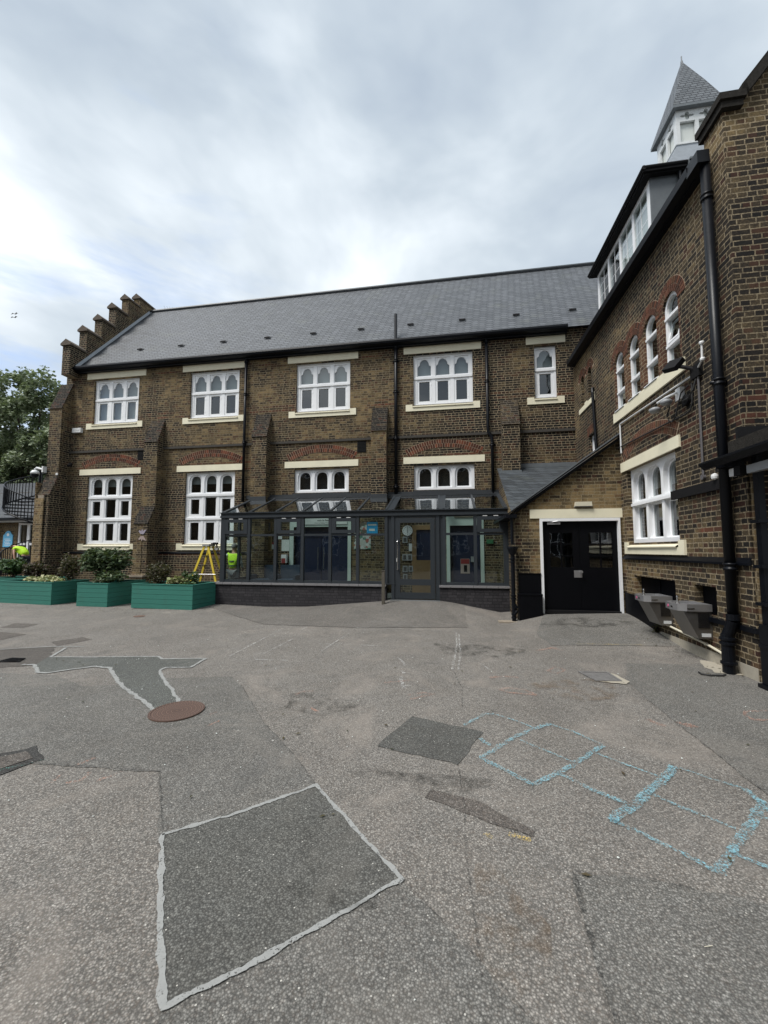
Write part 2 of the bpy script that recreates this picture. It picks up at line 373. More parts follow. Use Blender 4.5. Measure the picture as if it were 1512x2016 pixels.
# ------------------------------------------------------------------ geometry helpers
def gz(X, Y):
    def ip(x, k):
        if x <= k[0][0]: return k[0][1]
        for (a, b), (c, d) in zip(k, k[1:]):
            if x <= c: return b + (d - b) * (x - a) / (c - a)
        return k[-1][1]
    ss = lambda q: (lambda v: v * v * (3 - 2 * v))(max(0., min(1., q)))
    z = ip(X, PK) * ss((Y - 8.8) / 2.1)
    z2 = ip(X, QK) * ss((Y - 7.0) / 2.7)
    return max(z, z2)
PK = [(-9, .02), (-6.66, .07), (-5.2, .03), (-4, .06), (-1.8, .26), (-1.57, .30), (-.34, .30), (0, .26), (1.45, .0)]
QK = [(1.2, 0), (1.5, .06), (2.05, .2), (3.8, .27)]
YW, XR = 12.83, 3.80

class MB:
    def __init__(s): s.v = []; s.f = []; s.mi = []; s.cur = 0
    def mat(s, i): s.cur = i; return s
    def add(s, vs, fs):
        o = len(s.v); s.v += [tuple(v) for v in vs]
        for f in fs: s.f.append(tuple(o + i for i in f)); s.mi.append(s.cur)
        return s
    def box(s, x0, x1, y0, y1, z0, z1):
        return s.add([(x0, y0, z0), (x1, y0, z0), (x1, y1, z0), (x0, y1, z0), (x0, y0, z1), (x1, y0, z1), (x1, y1, z1), (x0, y1, z1)],
                     [(0, 3, 2, 1), (4, 5, 6, 7), (0, 1, 5, 4), (1, 2, 6, 5), (2, 3, 7, 6), (3, 0, 4, 7)])
    def quad(s, a, b, c, d): return s.add([a, b, c, d], [(0, 1, 2, 3)])
    def poly(s, pts): return s.add(pts, [tuple(range(len(pts)))])
    def plate(s, outer, holes, ax, a, b):
        m3 = {'Y': lambda q, k: (q[0], k, q[1]), 'X': lambda q, k: (k, q[0], q[1]), 'Z': lambda q, k: (q[0], q[1], k)}[ax]
        loops = [outer] + list(holes)
        tri = tessellate_polygon([[Vector((q[0], q[1], 0)) for q in l] for l in loops])
        flat = [q for l in loops for q in l]; n = len(flat)
        vs = [m3(q, a) for q in flat] + [m3(q, b) for q in flat]
        fs = [tuple(f) for f in tri] + [tuple(n + i for i in reversed(f)) for f in tri]
        o = 0
        for l in loops:
            for i in range(len(l)):
                j = (i + 1) % len(l); fs.append((o + i, o + j, n + o + j, n + o + i))
            o += len(l)
        return s.add(vs, fs)
    def tube(s, pts, r, n=8, cap=True, rs=None):
        P = [Vector(q) for q in pts]; rings = []
        up = Vector((0, 0, 1))
        for i, q in enumerate(P):
            d = (P[min(i + 1, len(P) - 1)] - P[max(i - 1, 0)]).normalized()
            a = d.cross(up)
            if a.length < .05: a = d.cross(Vector((1, 0, 0)))
            a.normalize(); b = d.cross(a).normalized()
            rr = rs[i] if rs else r
            rings.append([q + a * math.cos(t * 2 * math.pi / n) * rr + b * math.sin(t * 2 * math.pi / n) * rr for t in range(n)])
        vs = [v for g in rings for v in g]; fs = []
        for i in range(len(P) - 1):
            for k in range(n): fs.append((i * n + k, i * n + (k + 1) % n, (i + 1) * n + (k + 1) % n, (i + 1) * n + k))
        if cap: fs += [tuple(range(n))[::-1], tuple((len(P) - 1) * n + k for k in range(n))]
        return s.add(vs, fs)
    def lathe(s, prof, c, n=20):
        vs = []; fs = []
        for r, z in prof:
            for k in range(n): vs.append((c[0] + r * math.cos(k * 2 * math.pi / n), c[1] + r * math.sin(k * 2 * math.pi / n), c[2] + z))
        for i in range(len(prof) - 1):
            for k in range(n): fs.append((i * n + k, i * n + (k + 1) % n, (i + 1) * n + (k + 1) % n, (i + 1) * n + k))
        fs += [tuple(range(n))[::-1], tuple((len(prof) - 1) * n + k for k in range(n))]
        return s.add(vs, fs)
    def xform(s, mtx, start=0):
        for i in range(start, len(s.v)): s.v[i] = tuple(mtx @ Vector(s.v[i]))
        return s

def rect(x0, x1, z0, z1): return [(x0, z0), (x1, z0), (x1, z1), (x0, z1)]
def archp(c, w, z0, zs, zt, n=12, pw=1.):
    pts = [(c - w, z0), (c + w, z0)]
    for i in range(n + 1):
        a = math.pi * i / n
        sx = math.copysign(abs(math.cos(a)) ** pw, math.cos(a))
        pts.append((c + w * sx, zs + (zt - zs) * math.sin(a) ** pw))
    return pts
def cusped(c, w, z0, zs, zt):
    """round-headed light with a small shoulder lobe on each side (trefoil head)"""
    pts = [(c - w, z0), (c + w, z0), (c + w, zs)]
    for i in range(1, 6):
        a = math.pi / 2 * i / 5; pts.append((c + w * .76 + w * .24 * math.cos(a), zs + w * .24 * math.sin(a)))
    r = w * .70; zc = zs + w * .36
    for i in range(0, 11):
        a = math.pi * i / 10; pts.append((c + r * math.cos(a), zc + (zt - zc) * math.sin(a)))
    for i in range(4, -1, -1):
        a = math.pi / 2 * i / 5; pts.append((c - w * .76 - w * .24 * math.cos(a), zs + w * .24 * math.sin(a)))
    return pts

ORG = {}
def ring(name, org):
    ORG[name] = Vector(org)
def thing(name, label, cat, loc=(0, 0, 0), group=None, kind=None):
    o = bpy.data.objects.new(name, None); COL.objects.link(o); o.location = loc; ORG[o.name] = Vector(loc)
    o.empty_display_size = .2
    return tag(o, label, cat, group, kind)
def tag(o, label=None, cat=None, group=None, kind=None):
    if label: o['label'] = label
    if cat: o['category'] = cat
    if group: o['group'] = group
    if kind: o['kind'] = kind
    return o
def add(name, mb, mats, parent=None, label=None, cat=None, group=None, kind=None, smooth=False, merge=True, recalc=True):
    if isinstance(mats, str): mats = [mats]
    if parent is not None: org = ORG[parent.name]
    else:
        xs = [v[0] for v in mb.v]; ys = [v[1] for v in mb.v]; zs = [v[2] for v in mb.v]
        org = Vector(((min(xs) + max(xs)) / 2, (min(ys) + max(ys)) / 2, min(zs)))
    me = bpy.data.meshes.new(name)
    me.from_pydata([tuple(Vector(v) - org) for v in mb.v], [], mb.f)
    for m in mats: me.materials.append(M[m])
    for pg, i in zip(me.polygons, mb.mi): pg.material_index = i; pg.use_smooth = smooth
    if recalc:
        bm = bmesh.new(); bm.from_mesh(me)
        bmesh.ops.recalc_face_normals(bm, faces=bm.faces); bm.to_mesh(me); bm.free()
    me.update()
    o = bpy.data.objects.new(name, me); COL.objects.link(o)
    if parent is not None: o.parent = parent
    else: o.location = org
    ORG[o.name] = org.copy()
    return tag(o, label, cat, group, kind)
def children(o): return [c for c in bpy.data.objects if c.parent == o]
def dup(root, loc, rotz=0., label=None, parent=None):
    c = root.copy(); COL.objects.link(c); c.parent = parent
    if parent is None: c.location = loc; c.rotation_euler = (0, 0, rotz)
    if label: c['label'] = label
    for ch in children(root): dup(ch, None, 0, None, c)
    return c

def text_into(mb, s, x, y, z, size, ax='Y', align='CENTER', ext=.002):
    cu = bpy.data.curves.new('t', 'FONT'); cu.body = s; cu.size = size; cu.align_x = align; cu.extrude = ext
    ob = bpy.data.objects.new('t', cu); COL.objects.link(ob)
    dg = bpy.context.evaluated_depsgraph_get(); me = bpy.data.meshes.new_from_object(ob.evaluated_get(dg))
    vs = [(x + v.co.x, y - v.co.z, z + v.co.y) for v in me.vertices]
    mb.add(vs, [tuple(pg.vertices) for pg in me.polygons])
    bpy.data.objects.remove(ob); bpy.data.curves.remove(cu); bpy.data.meshes.remove(me)

def skin(name, joints, edges, m, parent=None, lv=2, **kw):
    """joints: list of (x,y,z,r)"""
    me = bpy.data.meshes.new('s'); me.from_pydata([j[:3] for j in joints], edges, [])
    o = bpy.data.objects.new('s', me); COL.objects.link(o)
    sk = o.modifiers.new('k', 'SKIN'); sk.use_smooth_shade = True
    for v, j in zip(me.skin_vertices[0].data, joints):
        r = j[3]; v.radius = (r, r) if not isinstance(r, tuple) else r
    me.skin_vertices[0].data[0].use_root = True
    sb = o.modifiers.new('b', 'SUBSURF'); sb.levels = lv; sb.render_levels = lv
    dg = bpy.context.evaluated_depsgraph_get(); dg.update()
    em = bpy.data.meshes.new_from_object(o.evaluated_get(dg))
    mb = MB(); mb.add([v.co[:] for v in em.vertices], [tuple(pg.vertices) for pg in em.polygons])
    bpy.data.objects.remove(o); bpy.data.meshes.remove(me); bpy.data.meshes.remove(em)
    return mb

# ------------------------------------------------------------------ ground
def frange(a, b, s):
    n = int(round((b - a) / s)); return [a + (b - a) * i / n for i in range(n + 1)]
gx_ = [-300, -120, -60, -35, -25, -20] + frange(-17, 5, .25) + [8, 15, 30, 60, 120, 300]
gy_ = [-120, -60, -30, -12, -6, -2, 0, 1, 2, 3, 4, 5, 6] + frange(6.5, 13.5, .125) + [15, 18, 22, 30, 60, 120, 300]
g = MB(); nx, ny = len(gx_), len(gy_)
g.add([(x, y, gz(x, y)) for y in gy_ for x in gx_], [(j * nx + i, j * nx + i + 1, (j + 1) * nx + i + 1, (j + 1) * nx + i) for j in range(ny - 1) for i in range(nx - 1)])
gr = add('ground', g, 'asphalt', kind='structure', smooth=True, recalc=False)

def inside(p, poly):
    c = False; n = len(poly)
    for i in range(n):
        a, b = poly[i], poly[i - 1]
        if (a[1] > p[1]) != (b[1] > p[1]) and p[0] < (b[0] - a[0]) * (p[1] - a[1]) / (b[1] - a[1]) + a[0]: c = not c
    return c
def rough_poly(poly, j=.012, step=.06):
    out = []
    for i in range(len(poly)):
        a, b = Vector(poly[i]), Vector(poly[(i + 1) % len(poly)])
        n = max(1, int((b - a).length / step))
        for k in range(n):
            q = a.lerp(b, k / n); nn = noise.noise_vector(Vector((q.x * 9, q.y * 9, 3.)))
            out.append((q.x + nn.x * j, q.y + nn.y * j))
    return out
def drape(poly, dz=.004, step=None, j=.012):
    pl = rough_poly(poly, j); mb = MB()
    if step is None:
        tri = tessellate_polygon([[Vector((*q, 0)) for q in pl]])
        return mb.add([(q[0], q[1], gz(*q) + dz) for q in pl], [tuple(f) for f in tri])
    pts = [Vector(q) for q in pl]; n = len(pts)
    xs = [q[0] for q in pl]; ys = [q[1] for q in pl]
    for x in frange(min(xs), max(xs), step):
        for y in frange(min(ys), max(ys), step):
            if inside((x, y), pl): pts.append(Vector((x, y)))
    r = delaunay_2d_cdt(pts, [], [list(range(n))], 1, 1e-5)
    return mb.add([(v.x, v.y, gz(v.x, v.y) + dz) for v in r[0]], [tuple(f) for f in r[2]])
def ribbon(pts, wd, dz=.008, jw=.25, step=.012, closed=False, seed=0.):
    mb = MB(); P = [Vector(q) for q in pts]
    if closed: P.append(P[0])
    L = []
    for i in range(len(P) - 1):
        n = max(1, int((P[i + 1] - P[i]).length / step))
        L += [P[i].lerp(P[i + 1], k / n) for k in range(n)]
    L.append(P[-1]); vs = []
    for i, q in enumerate(L):
        d = (L[min(i + 1, len(L) - 1)] - L[max(0, i - 1)]).normalized(); nn = Vector((-d.y, d.x))
        a = wd / 2 * (1 + jw * 2 * noise.noise(Vector((q.x * 14, q.y * 14, 1 + seed)))); b = wd / 2 * (1 + jw * 2 * noise.noise(Vector((q.x * 14, q.y * 14, 7 + seed))))
        a += wd * .22 * noise.noise(Vector((q.x * 60, q.y * 60, 2.))); b += wd * .22 * noise.noise(Vector((q.x * 60, q.y * 60, 9.)))
        c = nn * noise.noise(Vector((q.x * 5, q.y * 5, 4 + seed))) * wd * .35
        for e in (q + nn * a + c, q - nn * b + c): vs.append((e.x, e.y, gz(e.x, e.y) + dz))
    return mb.add(vs, [(2 * i, 2 * i + 1, 2 * i + 3, 2 * i + 2) for i in range(len(L) - 1)])

def merge_mb(*ms):
    o = MB()
    for m in ms: o.add(m.v, m.f)
    return o
def patch(name, poly, m, dz=.004, step=None, j=.022):
    return add(name, drape(poly, dz, step, j), m, kind='structure', recalc=False, smooth=True)

patch('asphalt_patch', [(-8.2, 4.45), (-6.0, 4.62), (-5.16, 4.65), (-4.4, 4.33), (-4.04, 4.47), (-3.63, 4.79), (-2.85, 4.98), (-2.54, 4.68), (-1.77, 3.71), (-1.25, 3.18), (-.95, 2.82), (-.26, 2.12), (.01, 1.86), (.5, 1.35), (1.2, .3), (-1.9, .3), (-1.32, 1.1), (-1.01, 1.36), (-1.23, 1.65), (-2.16, 2.8), (-3.49, 2.73), (-8.6, 2.6)], 'asphalt_dark', .003)
patch('asphalt_patch', [(-1.66, 2.21), (-.95, 2.82), (-.26, 2.12), (-1.04, 1.42)], 'asphalt_square', .006, j=.006)
patch('asphalt_patch', [(-6.15, 5.4), (-4.49, 5.7), (-4.33, 5.58), (-3.69, 5.71), (-3.62, 5.25), (-3.96, 5.18), (-3.95, 5.06), (-3.72, 4.8), (-3.16, 4.31), (-2.9, 4.02), (-3.03, 3.81), (-3.33, 4.02), (-3.87, 4.36), (-4.23, 4.62), (-4.72, 5.05), (-5.0, 5.06), (-5.35, 4.71), (-5.54, 4.72), (-5.91, 4.98), (-5.99, 5.14)], 'asphalt_teal', .006, j=.006)
patch('asphalt_patch', [(-9.4, 5.1), (-6.66, 5.96), (-6.11, 5.4), (-5.94, 5.1), (-5.91, 4.98), (-6.25, 4.8), (-9.4, 4.55)], 'asphalt_wet', .004, j=.05)
patch('asphalt_patch', [(-.4, 4.11), (.27, 3.87), (.04, 3.27), (-.64, 3.45)], 'asphalt_mid', .004)
patch('asphalt_patch', [(-.18, 2.81), (-.15, 2.91), (.12, 2.85), (.47, 2.6), (.45, 2.55), (.23, 2.62)], 'asphalt_strip', .004, j=.02)
patch('asphalt_patch', [(.59, 2.3), (.89, 2.34), (1.26, 2.29), (1.6, 2.24), (3.0, 2.1), (3.0, .4), (.2, .4), (.45, 1.2), (.55, 1.64), (.56, 1.9)], 'asphalt_dark', .004, j=.02)
patch('asphalt_patch', [(2.16, 5.63), (2.11, 4.46), (2.09, 3.22), (2.07, 2.0), (6, 2.0), (6, 5.5), (3.79, 5.9), (3.79, 6.6), (2.5, 6.5)], 'asphalt_dark', .004)
patch('asphalt_patch', [(1.7, 7.45), (3.79, 7.6), (3.79, 9.65), (2.05, 9.65), (1.95, 9.35), (1.6, 8.2)], 'asphalt_dark', .006, step=.125)
patch('asphalt_patch', [(-6.85, 10.9), (-6.75, 10.5), (-4.1, 8.5), (-2.02, 8.47), (.33, 8.85), (.33, 10.93)], 'asphalt_apron', .007, step=.125)
patch('asphalt_patch', [(-7.11, 6.27), (-6.7, 6.04), (-6.56, 6.57), (-6.91, 6.73), (-6.99, 6.52)], 'asphalt_strip', .004)
patch('asphalt_patch', [(-9.51, 7.25), (-8.98, 7.3), (-9.09, 7.72), (-9.74, 7.73)], 'asphalt_strip', .004)
patch('asphalt_patch', [(-8.16, 6.23), (-8.2, 6.44), (-8.23, 6.77), (-8.99, 6.86), (-9.6, 6.4)], 'asphalt_strip', .004)
patch('asphalt_patch', [(-3.63, 2.83), (-3.49, 2.94), (-3.47, 2.99), (-3.18, 2.81), (-3.24, 2.7), (-3.28, 2.57), (-4.2, 2.0), (-4.6, 2.2)], 'asphalt_tar', .006, j=.03)
patch('asphalt_patch', [(-3.56, 2.78), (-3.44, 2.9), (-3.29, 2.8), (-3.36, 2.63), (-4.1, 2.16), (-4.3, 2.3)], 'asphalt_strip', .010)
patch('cement_patch', [(3.66, 6.85), (3.79, 6.75), (3.79, 6.12), (3.5, 6.18), (3.52, 6.5)], 'cement', .009, j=.04)
# sealed joints (overbanding) round the patches
add('joint_seal', ribbon([(-1.67, 2.21), (-1.38, 2.42), (-.95, 2.82), (-.61, 2.47), (-.26, 2.12), (-.55, 1.85), (-.79, 1.62), (-1.04, 1.42), (-1.24, 1.65), (-1.48, 1.96)], .024, .010, .55, closed=True), 'overband', kind='structure', recalc=False)
add('joint_seal', ribbon([(-6.42, 5.94), (-6.11, 5.4), (-5.34, 5.52), (-4.49, 5.7), (-4.33, 5.58), (-3.69, 5.71), (-3.62, 5.25), (-3.96, 5.18), (-3.95, 5.06), (-3.69, 4.77), (-3.14, 4.28), (-2.9, 4.02)], .038, .010, .35), 'overband', kind='structure', recalc=False)
add('joint_seal', ribbon([(-3.03, 3.81), (-3.33, 4.02), (-3.87, 4.36), (-4.23, 4.62), (-4.73, 5.05), (-5.0, 5.06), (-5.18, 4.9), (-5.35, 4.71), (-5.52, 4.71), (-5.92, 5.0), (-6.1, 4.97)], .045, .010, .4), 'overband', kind='structure', recalc=False)
add('joint_seal', ribbon([(-6.2, 6.06), (-6.73, 5.98), (-7.9, 5.4)], .03, .010, .3), 'overband', kind='structure', recalc=False)
for pts, wd in (([(-.26, 2.12), (.01, 1.86), (.5, 1.35)], .008), ([(-2.54, 4.68), (-1.77, 3.71), (-1.25, 3.18), (-.95, 2.82)], .01), ([(-2.16, 2.8), (-1.70, 2.25)], .012), ([(-1.03, 1.39), (-.95, 1.25)], .012),
                ([(-3.49, 2.73), (-2.16, 2.8)], .012), ([(.6, 2.3), (.56, 1.9), (.55, 1.64), (.45, 1.2)], .022), ([(.59, 2.3), (.89, 2.34), (1.2, 2.29)], .012), ([(.03, 3.28), (.07, 2.76), (.06, 2.42), (.1, 1.7)], .01),
                ([(.02, 5.68), (.11, 4.99), (.1, 4.4)], .012), ([(.23, 2.62), (.33, 2.57), (.45, 2.55)], .014), ([(-.15, 2.91), (-.18, 2.82)], .014), ([(2.1, 5.7), (2.11, 4.46), (2.09, 3.22)], .01),
                ([(1.55, 7.3), (2.2, 7.45), (3.7, 7.55)], .012), ([(.5, 9.2), (.95, 8.2), (1.2, 7.2), (1.7, 6.0)], .008)):
    add('crack', ribbon(pts, wd, .011, .5, seed=wd * 100), 'crack_tar', kind='structure', recalc=False)

# oil and damp stains
for k, (cx_, cy_, rx, ry, m) in enumerate(((-.60, 1.93, .22, .10, 'stain_dark'), (-1.45, 4.25, .4, .3, 'stain_dark'), (.22, 1.95, .16, .3, 'stain_rust'), (2.7, 8.9, .8, .3, 'stain_dark'), (-8.2, 5.2, 1.2, .5, 'stain_dark'), (1.5, 5.2, .5, .4, 'stain_rust'), (-.2, 3.0, .5, .12, 'stain_dark'), (.35, 6.9, .7, .5, 'stain_dark'))):
    pl_ = [(cx_ + rx * math.cos(a) * (1 + .25 * math.sin(3 * a + k)), cy_ + ry * math.sin(a) * (1 + .25 * math.cos(2 * a + k))) for a in [i * math.pi / 12 for i in range(24)]]
    add('ground_stain', drape(pl_, .0125, None if cy_ < 7.5 else .125, .03), m, kind='structure', recalc=False)
# chalk drawings
def chalk(name, lines, m, label, wd=.035, group=None):
    if name in ('chalk_scribble', 'chalk_spot') and len(lines) > 1:
        for i, l in enumerate(lines): add('chalk_stroke', ribbon(l[0], l[1], .013, .3, seed=i), m, None, label, 'chalk mark', label.split(',')[0], recalc=False)
        return
    add(name, merge_mb(*[ribbon(l[0] if isinstance(l[0], list) else l, l[1] if isinstance(l[0], list) else wd, .013, .3, seed=i) for i, l in enumerate(lines)]), m, None, label, 'chalk drawing', group, recalc=False)
chalk('chalk_hopscotch', [([(.1, 3.97), (.31, 4.26), (.41, 4.28)], .035), ([(.41, 4.28), (.6, 4.15), (.73, 4.02)], .02), ([(.23, 3.72), (.32, 3.61)], .04),
    ([(.21, 3.39), (.42, 3.65), (.7, 3.98), (.9, 4.12)], .042), ([(.9, 4.12), (1.08, 3.99), (1.25, 3.76)], .025), ([(1.25, 3.76), (1.06, 3.55), (.76, 3.26), (.55, 3.06)], .042), ([(.55, 3.06), (.4, 3.22), (.21, 3.39)], .038),
    ([(.57, 3.75), (.75, 3.59), (.92, 3.44)], .024), ([(1.14, 3.61), (1.3, 3.47), (1.47, 3.33)], .022), ([(.76, 3.26), (.93, 3.09), (1.11, 2.94)], .036),
    ([(.94, 2.76), (1.19, 2.98), (1.42, 3.23), (1.66, 3.49)], .06), ([(1.66, 3.49), (1.8, 3.38), (1.97, 3.26)], .022), ([(1.97, 3.26), (1.98, 3.08), (1.71, 2.81), (1.48, 2.58), (1.33, 2.42)], .055), ([(1.33, 2.42), (1.2, 2.55), (1.08, 2.66), (.94, 2.76)], .034),
    ([(1.31, 3.1), (1.44, 2.96), (1.64, 2.8)], .026), ([(1.85, 2.98), (1.96, 2.86), (2.3, 2.6)], .03), ([(1.5, 2.58), (1.64, 2.47), (2., 2.2)], .03)], 'chalk_blue', 'blue chalk hopscotch squares drawn across the playground tarmac')
chalk('chalk_outline', [([(-2.01, 8.45), (-.97, 8.47), (.09, 8.37), (.08, 6.99), (0., 5.74)], .03), ([(.14, 8.11), (.13, 6.64), (.08, 5.75)], .03), ([(-3.4, 5.88), (-3.49, 8.12)], .03), ([(-2.92, 5.77), (-2.4, 5.79)], .03), ([(-3.06, 8.34), (-3.05, 8.01), (-1.33, 8.29)], .03), ([(-2.3, 6.9), (-.6, 6.95)], .02), ([(-2.0, 7.9), (-2.1, 6.4)], .025), ([(-2.9, 7.2), (-2.95, 6.1)], .02)], 'chalk_white', 'faint white chalk box outlines in front of the porch')
chalk('chalk_scribble', [([(-.82, 6.24), (-.72, 6.0), (-.67, 5.82)], .03), ([(-.66, 5.33), (-.61, 5.06), (-.57, 4.87)], .045), ([(-.68, 5.6), (-.64, 5.45)], .04), ([(-.6, 4.98), (-.5, 4.98)], .03)], 'chalk_white', 'short white chalk scribble like a figure, left of the hopscotch')
chalk('chalk_scribble', [([(.41, 6.1), (.51, 5.8)], .022)], 'chalk_white', 'single short white chalk stroke in front of the brick shed')
chalk('chalk_oval', [([(.55, 5.01), (.66, 5.1), (.84, 5.06), (.94, 4.9), (.81, 4.92), (.64, 4.93), (.55, 5.01)], .035)], 'chalk_orange', 'orange chalk oval beyond the hopscotch squares')
chalk('chalk_oval', [([(3.2, 4.83), (3.1, 4.81), (2.94, 4.76), (2.87, 4.66), (2.88, 4.55), (3.09, 4.58)], .035)], 'chalk_orange', 'orange chalk ring at the right edge, on the darker tarmac')
chalk('chalk_oval', [([(1.27, 5.88), (1.44, 6.11), (1.53, 5.97), (1.38, 5.78), (1.27, 5.88)], .028)], 'chalk_orange', 'small pale orange chalk ring left of the drain cover')
chalk('chalk_scribble', [([(-.83, 5.03), (-.69, 5.1), (-.53, 5.18)], .03), ([(-.5, 4.66), (-.33, 4.77), (-.2, 4.75), (-.46, 4.54)], .035), ([(.47, 5.46), (.65, 5.54), (.85, 5.52)], .05)], 'chalk_orange', 'faint orange chalk scrawls in the middle of the yard')
chalk('chalk_scribble', [([(1.86, 4.39), (1.92, 4.3), (1.96, 4.25)], .05), ([(2.11, 4.37), (2.16, 4.28), (2.23, 4.29), (2.18, 4.36)], .05), ([(1.38, 5.1), (1.46, 5.03)], .03), ([(1.35, 7.02), (1.66, 7.25), (1.79, 7.09)], .05)], 'chalk_orange', 'broken orange chalk marks between hopscotch and drinking fountains')
chalk('chalk_scribble', [([(-2.79, 2.52), (-2.84, 2.64)], .02), ([(-2.84, 2.77), (-2.8, 2.89)], .03), ([(-2.5, 2.6), (-2.42, 2.75)], .03), ([(-2.7, 2.55), (-2.62, 2.6), (-2.66, 2.7)], .025)], 'chalk_orange', 'small orange chalk marks on the left near the tarred square')
chalk('chalk_scribble', [([(-1.76, 4.44), (-1.72, 4.57), (-1.6, 4.62)], .03), ([(-1.46, 4.12), (-1.35, 4.05)], .03), ([(-2.4, 3.8), (-2.36, 3.87)], .02), ([(-2.26, 3.56), (-2.22, 3.68)], .025)], 'chalk_orange', 'orange chalk flicks to the right of the round manhole')
chalk('chalk_line', [([(2.13, 7.54), (3.25, 7.59)], .03)], 'chalk_yellow', 'thin yellow line in front of the black double doors')
chalk('chalk_spot', [([(.18, 2.52), (.22, 2.48)], .03), ([(.31, 2.53), (.43, 2.51)], .04)], 'chalk_yellow', 'yellow chalk spots beside the narrow tarmac strip')
chalk('chalk_spot', [([(-3.35, 2.6), (-3.2, 2.75), (-3.15, 2.82)], .03), ([(-3.5, 2.5), (-3.4, 2.56)], .02)], 'chalk_teal', 'green chalk smudge on the tarred square at the left edge')

# ------------------------------------------------------------------ main building
B = thing('main_building', 'long two storey brown brick school block with slate roof, stepped gable and white windows', 'building', (-5, YW, 0))
UC = [-12.31, -8.29, -4.245, -.19]; LC = [-12.40, -8.36, -4.27, -.185]
holes = [rect(c - .955, c + .955, 6.38, 8.06) for c in UC] + [rect(2.665, 3.315, 6.38, 8.05)]
holes += [rect(c - .955, c + .955, 1.86, 4.39) for c in LC[:2]] + [rect(c - .955, c + .955, 3.58, 4.38) for c in LC[2:]]
holes += [rect(-5.2, -3.33, .3, 2.44), rect(-1.15, -.35, .3, 2.4), rect(-.03, .92, .3, 2.43)]
mb = MB(); mb.plate([(-14.2, -.4), (4.4, -.4), (4.4, 8.56), (-14.2, 8.56)], holes, 'Y', YW, YW + .34)
add('wall', mb, 'brick_main', B)
# ends, back, floor levels
mb = MB(); mb.box(-14.52, -14.2, YW, 19.8, -.4, 8.56); mb.box(-14.2, 10, 19.5, 19.8, -.4, 8.56)
add('wall', mb, 'brick_buttress', B)
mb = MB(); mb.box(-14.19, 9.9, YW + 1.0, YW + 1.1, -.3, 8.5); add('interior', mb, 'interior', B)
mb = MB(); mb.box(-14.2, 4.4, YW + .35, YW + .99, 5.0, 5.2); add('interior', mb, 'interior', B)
# plinth
mb = MB()
for a, b in ((-14.19, -10.78), (-10.22, -6.86)): mb.box(a, b, YW - .07, YW - .001, -.3, 1.52)
add('plinth', mb, 'brick_main', B)
mb = MB()
for a, b in ((-14.19, -10.78), (-10.22, -6.86)):
    mb.add([(a, YW - .085, 1.52), (b, YW - .085, 1.52), (b, YW - .085, 1.545), (a, YW - .085, 1.545), (b, YW - .002, 1.60), (a, YW - .002, 1.60), (a, YW - .002, 1.52), (b, YW - .002, 1.52)],
           [(0, 1, 2, 3), (3, 2, 4, 5), (0, 3, 5, 6), (1, 7, 4, 2), (0, 6, 7, 1)])
add('plinth_ledge', mb, 'black_gloss', B)
mb = MB()
bx = [(-14.19, -10.78), (-10.22, -6.64), (-6.1, -2.5), (-2.0, 1.6), (2.12, 3.79)]
for a, b in bx: mb.box(a, b, YW - .045, YW - .001, 5.29, 5.37)
add('string_course', mb, 'coping_brick', B)

def voussoirs(mb, cx, cz, r0, r1, a0, a1, wd, f, d0, d1):
    """ring of separate bricks between angles a0..a1; f maps (u,z,depth)->xyz"""
    n = max(3, int((a1 - a0) * (r0 + r1) / 2 / wd))
    for i in range(n):
        b0 = a0 + (a1 - a0) * (i + .10) / n; b1 = a0 + (a1 - a0) * (i + .90) / n
        q = [(cx + r * math.sin(b), cz + r * math.cos(b)) for r, b in ((r0, b0), (r0, b1), (r1, b1), (r1, b0))]
        vs = [f(u, z, d0) for u, z in q] + [f(u, z, d1) for u, z in q]
        mb.add(vs, [(0, 1, 2, 3), (7, 6, 5, 4), (0, 4, 5, 1), (1, 5, 6, 2), (2, 6, 7, 3), (3, 7, 4, 0)])
def arc_back(mb, cx, cz, r0, r1, a0, a1, f, d, n=20):
    for i in range(n):
        b0 = a0 + (a1 - a0) * i / n; b1 = a0 + (a1 - a0) * (i + 1) / n
        mb.add([f(cx + r * math.sin(b), cz + r * math.cos(b), d) for r, b in ((r0, b0), (r0, b1), (r1, b1), (r1, b0))], [(0, 1, 2, 3)])
fY = lambda u, z, d: (u, YW - d, z)
for c in LC:
    mb = MB(); ha = math.asin(1.13 / 2.375)
    arc_back(mb.mat(1), c, 2.575, 2.37, 2.64, -ha, ha, fY, .003)
    mb.mat(0); voussoirs(mb, c, 2.575, 2.378, 2.498, -ha, ha, .076, fY, .009, 0.); voussoirs(mb, c, 2.575, 2.512, 2.632, -ha, ha, .078, fY, .009, 0.)
    add('relieving_arch', mb, ['arch_brick', 'mortar'], B)

def lintel(c, hw, z0, z1, parent, y=YW, pr=.022, name='lintel'):
    mb = MB(); mb.box(c - hw, c + hw, y - pr, y + .12, z0, z1); add(name, mb, 'cream', parent)
def sill(c, hw, z0, z1, parent, y=YW, inner=.97):
    mb = MB(); mb.box(c - hw, c + hw, y - .03, y + .11, z0, z0 + (z1 - z0) * .62)
    for s in (-1, 1): mb.box(*sorted((c + s * hw, c + s * (inner + .005))), y - .03, y - .001, z0 + (z1 - z0) * .62, z1 + .02)
    zt = z0 + (z1 - z0) * .62
    mb.add([(c - inner, y - .055, zt), (c + inner, y - .055, zt), (c + inner, y - .055, zt + .03), (c - inner, y - .055, zt + .03), (c - inner, y + .08, z1 + .02), (c + inner, y + .08, z1 + .02), (c - inner, y + .08, zt), (c + inner, y + .08, zt)],
           [(0, 1, 2, 3), (3, 2, 5, 4), (0, 3, 4, 6), (1, 7, 5, 2), (0, 6, 7, 1)])
    add('sill', mb, 'cream', parent)

